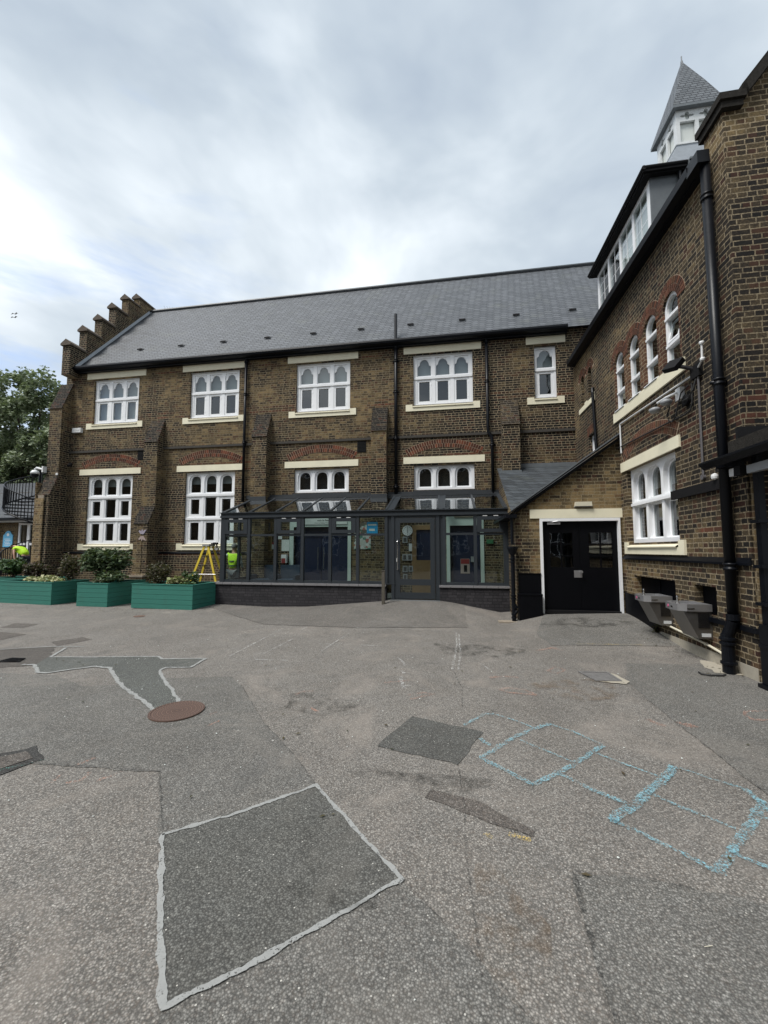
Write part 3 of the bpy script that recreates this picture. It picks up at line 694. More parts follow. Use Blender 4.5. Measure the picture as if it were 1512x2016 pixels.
def win_upper(c, n=3, blindz=None, tilt=0):
    hw = .955 if n == 3 else .325; y = YW + .07
    z0, z1 = 6.38, 8.05; sp = .603 if n == 3 else 0
    cs = [c + (i - (n - 1) / 2) * sp for i in range(n)]; q = .238 if n == 3 else .255
    up = [rect(k - q, k + q, 7.36, 7.985) for k in cs]; lo = [rect(k - q, k + q, 6.45, 7.25) for k in cs]
    mb = MB(); mb.plate(rect(c - hw, c + hw, z0, z1), up + lo, 'Y', y, y + .09)
    mb.box(c - hw + .01, c + hw - .01, y - .022, y - .001, 7.262, 7.335)
    mb.box(c - hw + .01, c + hw - .01, y - .02, y - .001, 6.385, 6.43)
    w_ = add('window', mb, 'white', B)
    mb = MB()
    for k in cs: mb.plate(rect(k - q + .001, k + q - .001, 7.361, 7.984), [cusped(k, q - .022, 7.39, 7.69, 7.945)], 'Y', y + .028, y + .07)
    add('tracery', mb, 'white', w_)
    mb = MB()
    for k in cs:
        mb.plate(rect(k - q + .002, k + q - .002, 6.452, 7.248), [rect(k - .172, k + .172, 6.525, 7.18)], 'Y', y + .012, y + .06)
        for zc in (6.62, 7.08): mb.box(k + q - .028, k + q - .016, y + .002, y + .0115, zc - .03, zc + .03)
    add('sash', mb, 'white', w_)
    mb = MB()
    for k in cs:
        mb.quad((k - q, y + .05, 7.36), (k + q, y + .05, 7.36), (k + q, y + .05, 7.98), (k - q, y + .05, 7.98))
        mb.quad((k - q, y + .045, 6.45), (k + q, y + .045, 6.45), (k + q, y + .045, 7.25), (k - q, y + .045, 7.25))
    add('pane', mb, 'glass', w_)
    mb = MB(); mb.box(c - hw + .02, c + hw - .02, y + .16, y + .165, blindz or 7.28, 8.04); add('blind', mb, 'blind', w_)
    lintel(c - .02 if n == 3 else c + .02, 1.255 if n == 3 else .585, 8.12, 8.355, w_)
    sill(c - .02, 1.19 if n == 3 else .55, 6.18, 6.38, w_, inner=hw + .01)
    mb = MB(); mb.box(c - hw - .03, c + hw + .03, YW + .02, YW + .13, 8.05, 8.12); add('head_board', mb, 'white_old', w_)
for i, c in enumerate(UC): win_upper(c, 3, [6.5, 7.28, 7.3, 7.3][i])
win_upper(2.99, 1)

def win_lower(c, full=True):
    hw = .955; y = YW + .07; z1 = 4.385; z0 = 1.86 if full else 3.58
    cs = [c - .6, c, c + .6]; q = .255
    hs = [archp(k, q, 3.66, 4.10, 4.335, pw=.85) for k in cs]
    if full: hs += [rect(k - q, k + q, 2.83, 3.53) for k in cs] + [rect(k - q, k + q, 1.93, 2.70) for k in cs]
    mb = MB(); mb.plate(rect(c - hw, c + hw, z0, z1), hs, 'Y', y, y + .09)
    if full:
        for zc in (3.6, 2.765): mb.box(c - hw + .01, c + hw - .01, y - .025, y - .001, zc - .045, zc + .03)
    for k in (c - .3, c + .3): mb.lathe([(.028, 0), (.02, .012)], (0, 0, 0), 10).xform(Matrix.Translation((k, y - .001, 4.31)) @ Matrix.Rotation(R(90), 4, 'X'), len(mb.v) - 20)
    w_ = add('window', mb, 'white', B)
    mb = MB()
    for k in cs:
        mb.plate(archp(k, q - .001, 3.661, 4.10, 4.334, pw=.85), [archp(k, .188, 3.70, 4.06, 4.285, pw=.85)], 'Y', y + .04, y + .08)
        if full:
            mb.plate(rect(k - q + .001, k + q - .001, 1.931, 2.699), [rect(k - .163, k + .163, 2.0, 2.62)], 'Y', y + .014, y + .07)
            for zc in (2.1, 2.52): mb.box(k - q + .02, k - q + .032, y + .004, y + .0135, zc - .035, zc + .035)
            iw, a, b = (.163, 2.92, 3.45) if k != c else (.208, 2.85, 3.51)
            mb.plate(rect(k - q + .001, k + q - .001, 2.831, 3.529), [rect(k - iw, k + iw, a, b)], 'Y', y + .014, y + .07)
    add('sash', mb, 'white', w_)
    mb = MB()
    for k in cs:
        for a, b in (((3.66, 4.33), (2.83, 3.53), (1.93, 2.7)) if full else ((3.66, 4.33),)):
            mb.quad((k - q, y + .055, a), (k + q, y + .055, a), (k + q, y + .055, b), (k - q, y + .055, b))
    add('pane', mb, 'glass', w_)
    if full:
        mb = MB(); mb.box(c - .93, c + .93, y + .2, y + .21, 4.02, 4.37); add('blind', mb, 'blind', w_)
    else:
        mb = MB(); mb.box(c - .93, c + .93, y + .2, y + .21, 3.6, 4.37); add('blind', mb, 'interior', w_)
    lintel(c - .01, 1.29, 4.44, 4.655, w_)
    mb = MB(); mb.box(c - hw - .02, c + hw + .02, YW + .02, YW + .13, 4.386, 4.44); add('head_board', mb, 'white_old', w_)
    if full: sill(c - .01, 1.2, 1.65, 1.86, w_)
for i, c in enumerate(LC): win_lower(c, i < 2)

# buttresses
def buttress(x0, x1, prof, slopes, yellow=None):
    mb = MB(); mb.plate(prof, [], 'X', x0, x1)
    o = add('buttress', mb, 'brick_buttress', B)
    for (a, b) in slopes:
        d = Vector((b[0] - a[0], b[1] - a[1])).normalized(); nn = Vector((d.y, -d.x)) * .016
        if nn.x > 0: nn = -nn
        q = [a, b, (b[0] + nn.x - .012, b[1] + nn.y - .02), (a[0] + nn.x, a[1] + nn.y)]
        mb = MB(); mb.plate(q, [], 'X', x0 - .008, x1 + .008); add('weathering', mb, 'brick_weather', o)
    return o
for x0, x1 in ((-10.76, -10.22), (-6.64, -6.1), (-2.5, -2.0), (1.6, 2.12)):
    buttress(x0, x1, [(YW, 6.36), (12.5, 5.5), (12.5, 3.17), (12.2, 2.56), (12.2, .85), (12.04, .76), (12.04, -.3), (YW, -.3)], [((YW, 6.36), (12.5, 5.5)), ((12.5, 3.17), (12.2, 2.56))]) if x0 < -8 else \
        buttress(x0, x1, [(YW, 6.36), (12.5, 5.5), (12.5, -.3), (YW, -.3)], [((YW, 6.36), (12.5, 5.5))])
mb = MB(); mb.box(-10.79, -10.19, 12.02, YW, .74, .80); add('plinth_stone', mb, 'pale_stone', B)
mb = MB(); mb.box(-10.74, -10.42, 12.185, 12.199, .86, 1.95); add('repaired_brickwork', mb, 'brick_yellow', B)
o = buttress(-14.72, -14.2, [(YW, 8.0), (12.43, 6.93), (12.43, 4.35), (12.15, 3.63), (12.12, -.3), (YW, -.3)], [((YW, 8.0), (12.43, 6.93)), ((12.43, 4.35), (12.15, 3.63))])
mb = MB(); mb.box(-14.735, -14.36, 12.08, 12.118, -.3, 3.5); mb.box(-14.745, -14.721, 12.10, 12.8, -.3, 4.1)
add('repaired_brickwork', mb, 'brick_yellow', o)
mb = MB(); mb.box(-14.62, -14.38, 12.10, 12.15, 3.42, 3.62); add('repair_stone', mb, 'pale_stone', o)

# stepped gable
ys = [12.42, 13.06, 13.7, 14.34, 14.98, 15.62]; zs = [9.34, 10.24, 11.08, 11.98, 12.78, 13.22]
prof = [(12.42, 8.2)]
for i in range(6):
    prof.append((ys[i], zs[i])); nxt = ys[i + 1] if i < 5 else 16.98
    prof.append((nxt, zs[i]))
prof += [(32.6 - y, z) for y, z in reversed(prof[1:-1])][0:] + [(32.6 - 12.42, 8.2)]
seen = []
for q in prof:
    if not seen or (abs(q[0] - seen[-1][0]) + abs(q[1] - seen[-1][1])) > 1e-4: seen.append(q)
mb = MB(); mb.plate(seen, [], 'X', -14.32, -13.98)
gp = add('stepped_gable', mb, 'brick_buttress', B)
mb = MB()
for i in range(6):
    for mir in (0, 1):
        a = ys[i] - .06; b = (ys[i + 1] + .001 if i < 5 else 16.99)
        if mir:
            if i == 5: continue
            a, b = 32.6 - b, 32.6 - a
        z = zs[i]
        sec = [(-14.37, z - .02), (-13.93, z - .02), (-13.93, z + .05), (-14.15, z + .225), (-14.37, z + .05)]
        mb = MB(); mb.plate(sec, [], 'Y', a, b)
        add('coping', mb, 'coping_stone', gp)
# roof
mb = MB()
rp = [(12.66, 8.50), (16.3, 12.98), (19.95, 8.50)]
mb.add([(-14.22, 12.66, 8.52), (10, 12.66, 8.52), (10, 16.3, 12.95), (-14.22, 16.3, 12.95), (-14.22, 19.95, 8.52), (10, 19.95, 8.52)], [(0, 1, 2, 3), (3, 2, 5, 4), (1, 5, 2)])
rf = add('roof', mb, 'slate_main', B)
mb = MB(); mb.tube([(-14.2, 16.3, 12.97), (10, 16.3, 12.97)], .09, 8); add('ridge_tile', mb, 'lead_dark', rf)
mb = MB(); d = .04
mb.add([(-13.975, 12.66, 8.56), (-13.86, 12.66, 8.56), (-13.86, 16.3, 12.99), (-13.975, 16.3, 12.99), (-13.975, 12.66, 8.66), (-13.975, 16.3, 13.09)], [(0, 1, 2, 3), (4, 0, 3, 5)])
add('lead_flashing', mb, 'lead_light', rf)
for i in range(10):
    x = -11.9 + i * 1.77; y, z = 13.44, 9.47
    mb = MB(); mb.add([(x - .12, y - .06, z - .02), (x + .10, y - .06, z - .02), (x + .10, y - .06, z + .03), (x - .12, y - .06, z + .03), (x - .12, y + .06, z + .12), (x + .10, y + .06, z + .12)], [(0, 1, 2, 3), (3, 2, 5, 4)]); add('roof_vent', mb, 'black_matt', rf)
# gutter and fascia
mb = MB(); mb.plate([(12.66, 8.56), (12.55, 8.56), (12.54, 8.50), (12.56, 8.44), (12.64, 8.41), (12.70, 8.40), (12.70, 8.36), (YW - .002, 8.36), (YW - .002, 8.5), (12.70, 8.52)], [], 'X', -14.35, 3.62)
gt = add('gutter', mb, 'black_gloss', B)

def downpipe(x, y, z0, z1, parent, r=.048, clips=(), m='black_gloss', path=None, nm='downpipe'):
    mb = MB(); pts = path or [(x, y, z1), (x, y, z0)]
    mb.tube(pts, r, 10)
    for zc in clips:
        px = x if not path else min(path, key=lambda q: abs(q[2] - zc))[0]
        mb.lathe([(r * 1.0, -.05), (r * 1.28, -.045), (r * 1.28, -.02), (r * 1.05, -.015), (r * 1.05, .015), (r * 1.28, .02), (r * 1.28, .045), (r, .05)], (px, y, zc), 12)
        mb.box(px - r * 1.9, px + r * 1.9, y + r * .5, y + r * 1.2, zc - .02, zc + .02)
    return add(nm, mb, m, parent, smooth=True)
downpipe(-7.05, YW - .08, 3.3, 8.45, B, clips=(7.1, 5.4, 8.3))
downpipe(-1.72, YW - .08, 3.45, 9.5, B, .055, clips=(7.9, 6.85, 5.3, 3.7, 8.35))
downpipe(1.24, YW - .08, 3.4, 8.45, B, .048, clips=(7.0, 4.95, 8.3), path=[(1.20, YW - .08, 8.45), (1.20, YW - .08, 5.5), (1.21, YW - .08, 5.36), (1.31, YW - .08, 5.2), (1.32, YW - .08, 5.1), (1.32, YW - .08, 3.4)])
# wall vents and flashing
for x, z in ((-2.88, 5.08), (-11.13, 5.13)):
    mb = MB(); mb.box(x - .15, x + .15, YW - .012, YW - .001, z - .19, z + .19)
    for k in range(7): mb.box(x - .13, x + .13, YW - .02, YW - .0125, z - .16 + k * .047, z - .14 + k * .047)
    add('wall_vent', mb, 'black_matt', B)
mb = MB()
for a, b in ((-6.95, -6.64), (-6.1, -5.26), (-3.3, -2.5), (-2.0, -1.16), (.8, 1.58)): mb.box(a, b, YW - .02, YW - .002, 3.40, 3.53)
for a, b in ((-6.66, -6.08), (-2.52, -1.98)): mb.box(a, b, 12.48, 12.499, 3.2, 3.44)
for a, b in ((-5.26, -3.3), (-1.16, .8)): mb.box(a, b, YW - .02, YW - .002, 3.40, 3.56)
add('lead_flashing', mb, 'lead_dark', B)
mb = MB(); mb.box(-14.05, -13.68, YW - .1, YW, 6.07, 6.24); mb.box(-13.99, -13.74, YW - .106, YW - .1005, 6.14, 6.2)
add('alarm_box', mb, 'white_plastic', None, 'small white box with a grey slot on the brick wall by the leftmost upper window', 'wall box')

# inner doors seen through the porch
mb = MB(); mb.plate(rect(-5.34, -3.22, .3, 2.78), [rect(-5.2, -3.33, .3, 2.42)], 'Y', YW - .035, YW - .002)
dr = add('double_door', mb, 'mint', B)
mb = MB(); mb.box(-5.19, -4.27, YW + .1, YW + .15, .3, 2.05); mb.box(-4.255, -3.34, YW + .1, YW + .15, .3, 2.05); mb.box(-5.19, -3.34, YW + .1, YW + .15, 2.07, 2.42); add('door_leaf', mb, 'navy', dr)
for x in (-4.36, -4.16):
    mb = MB(); mb.tube([(x, YW + .04, 1.0), (x, YW + .04, 1.75)], .012, 8); add('handle', mb, 'chrome', dr)
mb = MB(); mb.plate(rect(-.13, 1.02, .3, 2.86), [rect(-.02, .91, .3, 2.42)], 'Y', YW - .035, YW - .002)
dr = add('blue_door', mb, 'mint', B)
mb = MB(); mb.box(-.015, .905, YW + .08, YW + .13, .3, 2.42); add('door_leaf', mb, 'navy', dr)
mb = MB(); mb.box(.62, .8, YW + .02, YW + .079, 1.28, 1.45); add('lock_box', mb, 'grey_plastic', dr)
mb = MB(); mb.tube([(.06, YW + .03, 1.15), (.06, YW + .0, 1.2), (.06, YW + .0, 1.7), (.06, YW + .03, 1.75)], .012, 8); add('handle', mb, 'black_gloss', dr)
mb = MB(); mb.plate(rect(-1.22, -.30, .3, 2.44), [rect(-1.08, -.42, 1.33, 2.30)], 'Y', YW - .02, YW + .04)
mb.box(-1.07, -.43, YW - .01, YW + .03, .5, 1.3)
dr = add('wooden_door', mb, 'wood_door', B)
mb = MB(); mb.box(-1.08, -.42, YW + .02, YW + .03, 1.33, 2.3); add('pane', mb, 'navy', dr)

# ------------------------------------------------------------------ porch
YP = 11.0
PO = thing('glazed_porch', 'dark grey aluminium glazed lean-to porch on a low dark brick wall', 'porch', (-2.6, YP, .0))
mb = MB(); mb.box(-6.88, -1.76, YP - .06, YP + .2, -.2, .655); mb.box(-.30, 1.5, YP - .06, YP + .2, -.2, .655); mb.box(-6.88, -6.66, YP + .2, YW - .001, -.2, .655)
add('dwarf_wall', mb, 'brick_dark', PO)
mb = MB()
x = -6.92
while x < -1.8:
    l = random.choice((.27, .33, .38)); b = min(x + l, -1.76); mb.box(x + .004, b - .004, YP - .10, YP + .2, .656, .712); x = b
x = -.32
while x < 1.5:
    l = random.choice((.3, .34)); b = min(x + l, 1.52); mb.box(x + .004, b - .004, YP - .10, YP + .2, .656, .712); x = b
mb.box(-6.92, -6.66, YP + .21, YW - .001, .656, .712)
add('coping', mb, 'coping_tile', PO)
mb = MB(); mb.box(-6.66, 1.48, YP + .2, YW - .001, .1, .3); mb.box(-1.76, -.3, YP - .02, YP + .2, .0, .295); add('floor', mb, 'floor_tile', PO)
cells = [-6.66, -5.84, -5.01, -4.19, -3.37, -2.57, -1.76, -1.57, -.34, -.17, .65, 1.45]
mb = MB()
for i, x in enumerate(cells):
    wd = .042 if i not in (0, 11) else .07
    mb.box(x - wd, x + wd, YP - .045, YP + .06, .713 if not (6 < i < 9) else .3, 2.60)
mb.box(-6.73, 1.52, YP - .035, YP + .07, 2.60, 2.735); mb.box(-6.75, 1.54, YP - .07, YP - .036, 2.60, 2.66)
mb.box(-6.76, 1.55, YP - .075, YP + .03, 2.736, 2.762)
for a, b in zip(cells, cells[1:]):
    if (a, b) == (-1.57, -.34): continue
    if b - a < .3: mb.box(a + .0425, b - .0425, YP - .01, YP + .03, .713, 2.599); continue
    mb.box(a + .0425, b - .0425, YP - .03, YP + .05, 2.055, 2.115); mb.box(a + .0425, b - .0425, YP - .03, YP + .05, .713, .79)
    mb.box(a + .0425, b - .0425, YP - .03, YP + .05, 2.56, 2.599)
mb.box(-1.73, -1.5, YP - .05, YP + .08, .713, .74)
# left end frame
for y, zt in ((11.9, 3.0), (YW - .06, 3.3)): mb.box(-6.70, -6.62, y - .04, y + .04, .713, zt)
mb.box(-6.70, -6.62, YP + .07, YW - .002, .713, .79); mb.box(-6.70, -6.62, YP + .07, YW - .002, 2.055, 2.115)
fr = add('frame', mb, 'anthracite', PO)
def bar(x, wd, m, parent, y0=YP - .03, y1=YW - .002, z0=2.735, z1=3.385, h=.05, nm='rafter'):
    mb = MB(); mb.add([(x - wd, y0, z0), (x + wd, y0, z0), (x + wd, y1, z1), (x - wd, y1, z1), (x - wd, y0, z0 + h), (x + wd, y0, z0 + h), (x + wd, y1, z1 + h), (x - wd, y1, z1 + h)],
                      [(0, 3, 2, 1), (4, 5, 6, 7), (0, 1, 5, 4), (1, 2, 6, 5), (2, 3, 7, 6), (3, 0, 4, 7)])
    return mb
for i, x in enumerate(cells): add('rafter', bar(x, .03 if i not in (0, 11) else .05, None, None), 'anthracite', PO)
for a in ((-1.665), (-.255)): add('cover_strip', bar(a, .07, None, None, h=.035), 'anthracite', PO)
add('verge', bar(-6.732, .02, None, None, z0=2.60, z1=3.25, h=.15), 'anthracite', PO)
mb = MB(); mb.box(-6.85, 1.55, YW - .12, YW - .021, 3.40, 3.45); mb.box(-6.8, 1.5, YW - .16, YW - .115, 3.37, 3.40)
add('lead_flashing', mb, 'lead_dark', PO)
for a, b in zip(cells, cells[1:]):
    if b - a < .3: continue
    mb = MB(); mb.quad((a + .03, YP + .0, 2.765), (b - .03, YP, 2.765), (b - .03, YW - .02, 3.415), (a + .03, YW - .02, 3.415)); add('roof_pane', mb, 'glass_roof', PO)
casem = {-6.66, -5.01, -3.37, .65}
for a, b in zip(cells, cells[1:]):
    if b - a < .3 or (a, b) == (-1.57, -.34): continue
    mb = MB(); mb.quad((a + .04, YP + .01, .79), (b - .04, YP + .01, .79), (b - .04, YP + .01, 2.055), (a + .04, YP + .01, 2.055))
    if a in casem:
        mb.quad((a + .17, YP - .02, 2.225), (b - .17, YP - .02, 2.225), (b - .17, YP - .02, 2.475), (a + .17, YP - .02, 2.475))
        f2 = MB(); f2.plate(rect(a + .05, b - .05, 2.125, 2.553), [rect(a + .17, b - .17, 2.22, 2.46)], 'Y', YP - .055, YP + .01)
        o = add('casement', f2, 'anthracite', PO)
        f3 = MB(); f3.box(a + .2, a + .32, YP - .062, YP - .0555, 2.556, 2.572); f3.box(b - .32, b - .2, YP - .062, YP - .0555, 2.556, 2.572); add('trickle_vent', f3, 'white_plastic', o)
    else: mb.quad((a + .04, YP + .01, 2.115), (b - .04, YP + .01, 2.115), (b - .04, YP + .01, 2.56), (a + .04, YP + .01, 2.56))
    add('pane', mb, 'glass_porch', PO)
mb = MB(); mb.poly([(-6.66, YP + .07, .79), (-6.66, YW - .03, .79), (-6.66, YW - .03, 3.28), (-6.66, YP + .07, 2.62)]); add('side_pane', mb, 'glass_porch', PO)
# end infill to the brick shed
mb = MB(); mb.plate(rect(-1.525, -.385, .3, 2.60), [rect(-1.49, -.42, .32, 2.54)], 'Y', YP - .03, YP + .05)
mb.plate(rect(-1.485, -.425, .335, 2.53), [rect(-1.37, -.545, .86, 2.40), rect(-1.37, -.545, .50, .70)], 'Y', YP - .05, YP + .02)
dd = add('door', mb, 'anthracite', PO)
mb = MB(); mb.quad((-1.38, YP - .01, .86), (-.54, YP - .01, .86), (-.54, YP - .01, 2.40), (-1.38, YP - .01, 2.40)); mb.quad((-1.38, YP - .01, .5), (-.54, YP - .01, .5), (-.54, YP - .01, .7), (-1.38, YP - .01, .7))
add('pane', mb, 'glass_porch', dd)
mb = MB(); mb.tube([(-1.43, YP - .05, 1.13), (-1.43, YP - .05, 1.13), (-1.43, YP - .12, 1.13), (-1.43, YP - .13, 1.16), (-1.43, YP - .13, 1.88), (-1.43, YP - .12, 1.91), (-1.43, YP - .05, 1.91)], .016, 10); add('handle', mb, 'chrome', dd)
mb = MB(); mb.box(-1.47, -1.43, YP - .058, YP - .0505, 1.33, 1.43); add('lock', mb, 'white_plastic', dd)
mb = MB(); mb.box(-1.5, -.4, YP - .12, YP - .03, .296, .318); add('threshold', mb, 'chrome', dd)
mb = MB(); mb.box(-1.62, -.3, YP - .2, YP - .125, .24, .31); add('step', mb, 'lead', PO)
mb = MB(); mb.plate([(1.5, .3), (1.62, .3), (1.62, 2.7), (1.5, 2.7)], [], 'Y', YP + .0, YP + .06); add('end_panel', mb, 'anthracite', PO)

# things on the wall inside the porch
def wallthing(name, x0, x1, z0, z1, m, label, cat, pic=None, y=YW, th=.03, brd=.03, group=None):
    mb = MB(); mb.box(x0, x1, y - th, y - .001, z0, z1)
    o = add(name, mb, m, None, label, cat, group)
    if pic:
        m2 = MB(); m2.box(x0 + brd, x1 - brd, y - th - .004, y - th - .0005, z0 + brd, z1 - brd); add('picture', m2, pic, o)
    return o
sg = wallthing('school_sign', -4.93, -3.35, 2.50, 2.76, 'paper', 'pale sign board with the school name above the blue double doors inside the porch', 'sign', y=YW - .036, th=.02)
mb = MB(); text_into(mb, "with St Peter's", -4.12, YW - .0575, 2.605, .085); text_into(mb, "Church of England Primary School", -4.12, YW - .0575, 2.535, .05, ext=.001)
add('lettering', mb, 'black_matt', sg)
wallthing('picture_frame', -6.33, -5.98, 1.62, 2.12, 'frame_gold', 'gilt framed picture hanging on the brick wall at the left of the porch', 'picture', 'picture')
wallthing('picture_frame', -6.31, -6.0, 2.25, 2.62, 'wood_door', 'brown framed picture hung above the gilt framed one', 'picture', 'photo_dark')
wallthing('notice', -5.63, -5.36, 1.62, 2.0, 'paper', 'white typed notice left of the blue double doors', 'notice', None, th=.01)
wallthing('notice', -5.86, -5.62, 2.02, 2.16, 'white_plastic', 'small landscape white notice above the typed one', 'notice', None, th=.01)
n1 = wallthing('leaflet', -5.98, -5.82, 1.68, 1.92, 'paper', 'red and white leaflet on the brick wall beside the typed notice', 'leaflet', None, th=.01)
mb = MB(); mb.box(-5.98, -5.82, YW - .013, YW - .0105, 1.84, 1.92); add('heading', mb, 'red_paper', n1)
n1 = wallthing('dispenser', -5.58, -5.40, 1.22, 1.5, 'white_plastic', 'white wall dispenser with a red lower half', 'dispenser', None, th=.14)
mb = MB(); mb.box(-5.57, -5.43, YW - .146, YW - .1405, 1.22, 1.38); add('container', mb, 'red_paper', n1)
wallthing('mural', -3.12, -2.53, 1.68, 2.55, 'mural', 'leafy patchwork collage panel in the middle of the porch wall', 'mural', None, th=.015)
wallthing('poster', -2.33, -2.02, 2.11, 2.44, 'poster_blue', 'bright blue poster left of the porch door', 'poster', None, y=YP + .09, th=.008)
ob = bpy.data.objects['poster']; mb = MB(); mb.box(-2.3, -2.05, YP + .079, YP + .0815, 2.34, 2.38); mb.box(-2.26, -2.1, YP + .079, YP + .0815, 2.19, 2.25); add('print', mb, 'paper', ob)
mb = MB()
for k in range(2):
    pts = [(-2.42 + .05 * math.sin(z * 9 + k * 2), YW - .06 - k * .03, z) for z in frange(.3, 2.1, .12)]
    mb.tube(pts, .03, 6, rs=[.045 + .02 * math.sin(i * 2.3 + k) for i in range(len(pts))])
add('climbing_stem', mb, 'post_wood', None, 'knotted pale trunk standing against the porch wall by the collage', 'tree trunk')
ck = MB(); ck.lathe([(.155, 0), (.165, .01), (.165, .035), (.145, .04), (.14, .03), (0.001, .03)], (0, 0, 0), 28); ck.xform(Matrix.Translation((-1.36, YW - .001, 2.27)) @ Matrix.Rotation(R(90), 4, 'X'))
ck = add('clock', ck, 'white_plastic', None, 'round white wall clock behind the porch door glass', 'clock')
mb = MB(); mb.box(-1.366, -1.354, YW - .041, YW - .036, 2.19, 2.29); mb.box(-1.364, -1.356, YW - .045, YW - .0415, 2.25, 2.375)
for k in range(12):
    a = k * math.pi / 6; mb.box(-1.36 + .12 * math.sin(a) - .005, -1.36 + .12 * math.sin(a) + .005, YW - .035, YW - .0312, 2.27 + .12 * math.cos(a) - .012, 2.27 + .12 * math.cos(a) + .012)
add('hands', mb, 'black_matt', ck)
for i, (x, z, s, nm) in enumerate(((-1.42, 1.98, .10, 'below the clock'), (-1.43, 1.42, .10, 'second from the top in the left column'), (-1.27, 1.42, .10, 'highest of the pair beside the wooden door'),
                                   (-1.42, 1.05, .10, 'near the door handle, left column'), (-1.24, 1.06, .09, 'lower right of the group'), (-1.42, .8, .09, 'lowest of the group'))):
    wallthing('photo_frame', x - s, x + s * .55, z - s, z + s, 'grey_plastic', 'small framed photograph on the brick wall, ' + nm, 'picture', 'photo_dark', group='photographs by the wooden door')
wallthing('notice', -1.32, -1.14, 1.62, 1.86, 'label_paper', 'pale paper notice between the clock and the photographs', 'notice', None, th=.008)
n1 = wallthing('red_poster', .30, .58, .92, 1.38, 'pale_pink', 'pink and red poster stuck low on the dark blue door', 'poster', None, y=YW + .08, th=.006)
mb = MB(); mb.box(.31, .57, YW + .070, YW + .0735, 1.22, 1.37); add('heading', mb, 'red_paper', n1)
mb = MB(); mb.box(.40, .50, YW + .070, YW + .0735, .97, 1.18); add('picture', mb, 'black_matt', n1)
wallthing('stone_plaque', .12, .80, 2.68, 2.82, 'pale_stone', 'carved stone plaque above the dark blue door', 'plaque', None, y=YW - .036, th=.03)
wallthing('exit_light', 1.1, 1.3, 1.85, 1.98, 'green_foam', 'small green box on the wall at the right end of the porch', 'sign', None, th=.05)
# seats inside
for i, (x, lb) in enumerate(((-6.0, 'dark blue upholstered armchair nearest the left end of the porch'), (-5.2, 'dark blue upholstered armchair beside the blue doors'))):
    s_ = thing('armchair', lb, 'armchair', (x, 12.3, .3), 'armchairs in the porch')
    mb = MB(); mb.box(x - .33, x + .33, 12.0, 12.55, .36, .72); add('seat', mb, 'blue_fabric', s_)
    mb = MB(); mb.box(x - .33, x + .33, 12.551, 12.70, .36, 1.16); add('backrest', mb, 'blue_fabric', s_)
    for sx in (-1, 1):
        mb = MB(); mb.box(*sorted((x + sx * .331, x + sx * .40)), 12.0, 12.6, .36, .86); add('armrest', mb, 'blue_fabric', s_)
        for yy in (12.05, 12.5):
            mb = MB(); mb.box(*sorted((x + sx * .25, x + sx * .29)), yy, yy + .04, .3, .36); add('leg', mb, 'black_matt', s_)
# post in front of the porch
p_ = MB(); p_.box(-1.79, -1.71, 10.41, 10.49, .1, 1.10); p_.box(-1.80, -1.70, 10.40, 10.50, 1.10, 1.115)
add('bollard_post', p_, 'post_wood', None, 'thin square weathered wooden post standing left of the porch door', 'post')

# ------------------------------------------------------------------ wing
WG = thing('school_wing', 'brown brick wing at the right with round arched windows, dormer and black gutter', 'building', (XR, 9.3, 0))
AC = [7.39, 8.10, 8.81, 9.52]
hs = [archp(c, .235, 4.80, 5.86, 6.115, 14) for c in AC]
hs += [rect(7.47, 9.40, 1.80, 3.37), archp(11.42, .13, 5.84, 6.52, 6.66, 8), archp(12.02, .13, 5.76, 6.52, 6.66, 8), rect(11.18, 11.66, 4.26, 4.78), rect(7.68, 9.21, .67, 1.12), rect(6.60, 7.13, .67, 1.11)]
mb = MB(); mb.plate([(6.27, -.4), (YW - .001, -.4), (YW - .001, 7.42), (6.27, 7.42)], hs, 'X', XR, XR + .32)
add('wall', mb, 'brick_wing', WG)
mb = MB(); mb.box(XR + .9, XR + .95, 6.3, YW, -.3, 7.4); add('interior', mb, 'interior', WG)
mb = MB(); mb.box(XR + .321, XR + .6, 7.0, 9.9, 4.5, 4.6); mb.box(XR + .6, XR + .62, 7.0, 9.9, 4.6, 5.6); add('interior', mb, 'interior_olive', WG)
mb = MB(); mb.box(XR + .12, XR + .13, 7.6, 9.3, .6, 1.2); mb.box(XR + .12, XR + .13, 6.5, 7.2, .6, 1.2); mb.box(XR + .10, XR + .119, 8.42, 8.46, .67, 1.12); add('vent_panel', mb, 'black_door', WG)
mb = MB(); mb.box(XR + .2, XR + .21, 11.2, 12.3, 5.7, 6.8); add('blind_recess', mb, 'brick_wing', WG)
GX = 6.83
zg = lambda x: 7.72 + 1.27 * (x - 3.95)
go = [(XR, -.4), (2 * GX - XR, -.4), (2 * GX - XR, 7.72), (2 * GX - 3.95, 7.72), (GX, zg(GX)), (3.95, 7.72), (XR, 7.72)]
mb = MB(); mb.plate(go, [], 'Y', 5.85, 6.269); ge = add('gable_wall', mb, 'brick_gable_end', WG)
mb = MB(); mb.box(XR - .05, 4.02, 5.78, 6.31, 7.721, 7.82); mb.box(XR - .08, 4.05, 5.75, 6.33, 7.821, 7.92)
add('kneeler', mb, 'dark_slab', ge)
mb = MB(); mb.plate([(4.03, 7.99), (GX, zg(GX) + .16), (2 * GX - 4.03, 7.99), (2 * GX - 4.065, 7.87), (GX, zg(GX) + .01), (4.065, 7.87)], [], 'Y', 5.73, 6.34)
add('coping', mb, 'dark_slab', ge); mb = MB()
mb.plate([(4.03, 8.05), (GX, zg(GX) + .22), (2 * GX - 4.03, 8.05), (2 * GX - 4.03, 7.992), (GX, zg(GX) + .162), (4.03, 7.992)], [], 'Y', 5.80, 6.27)
add('coping', mb, 'dark_slab', ge)
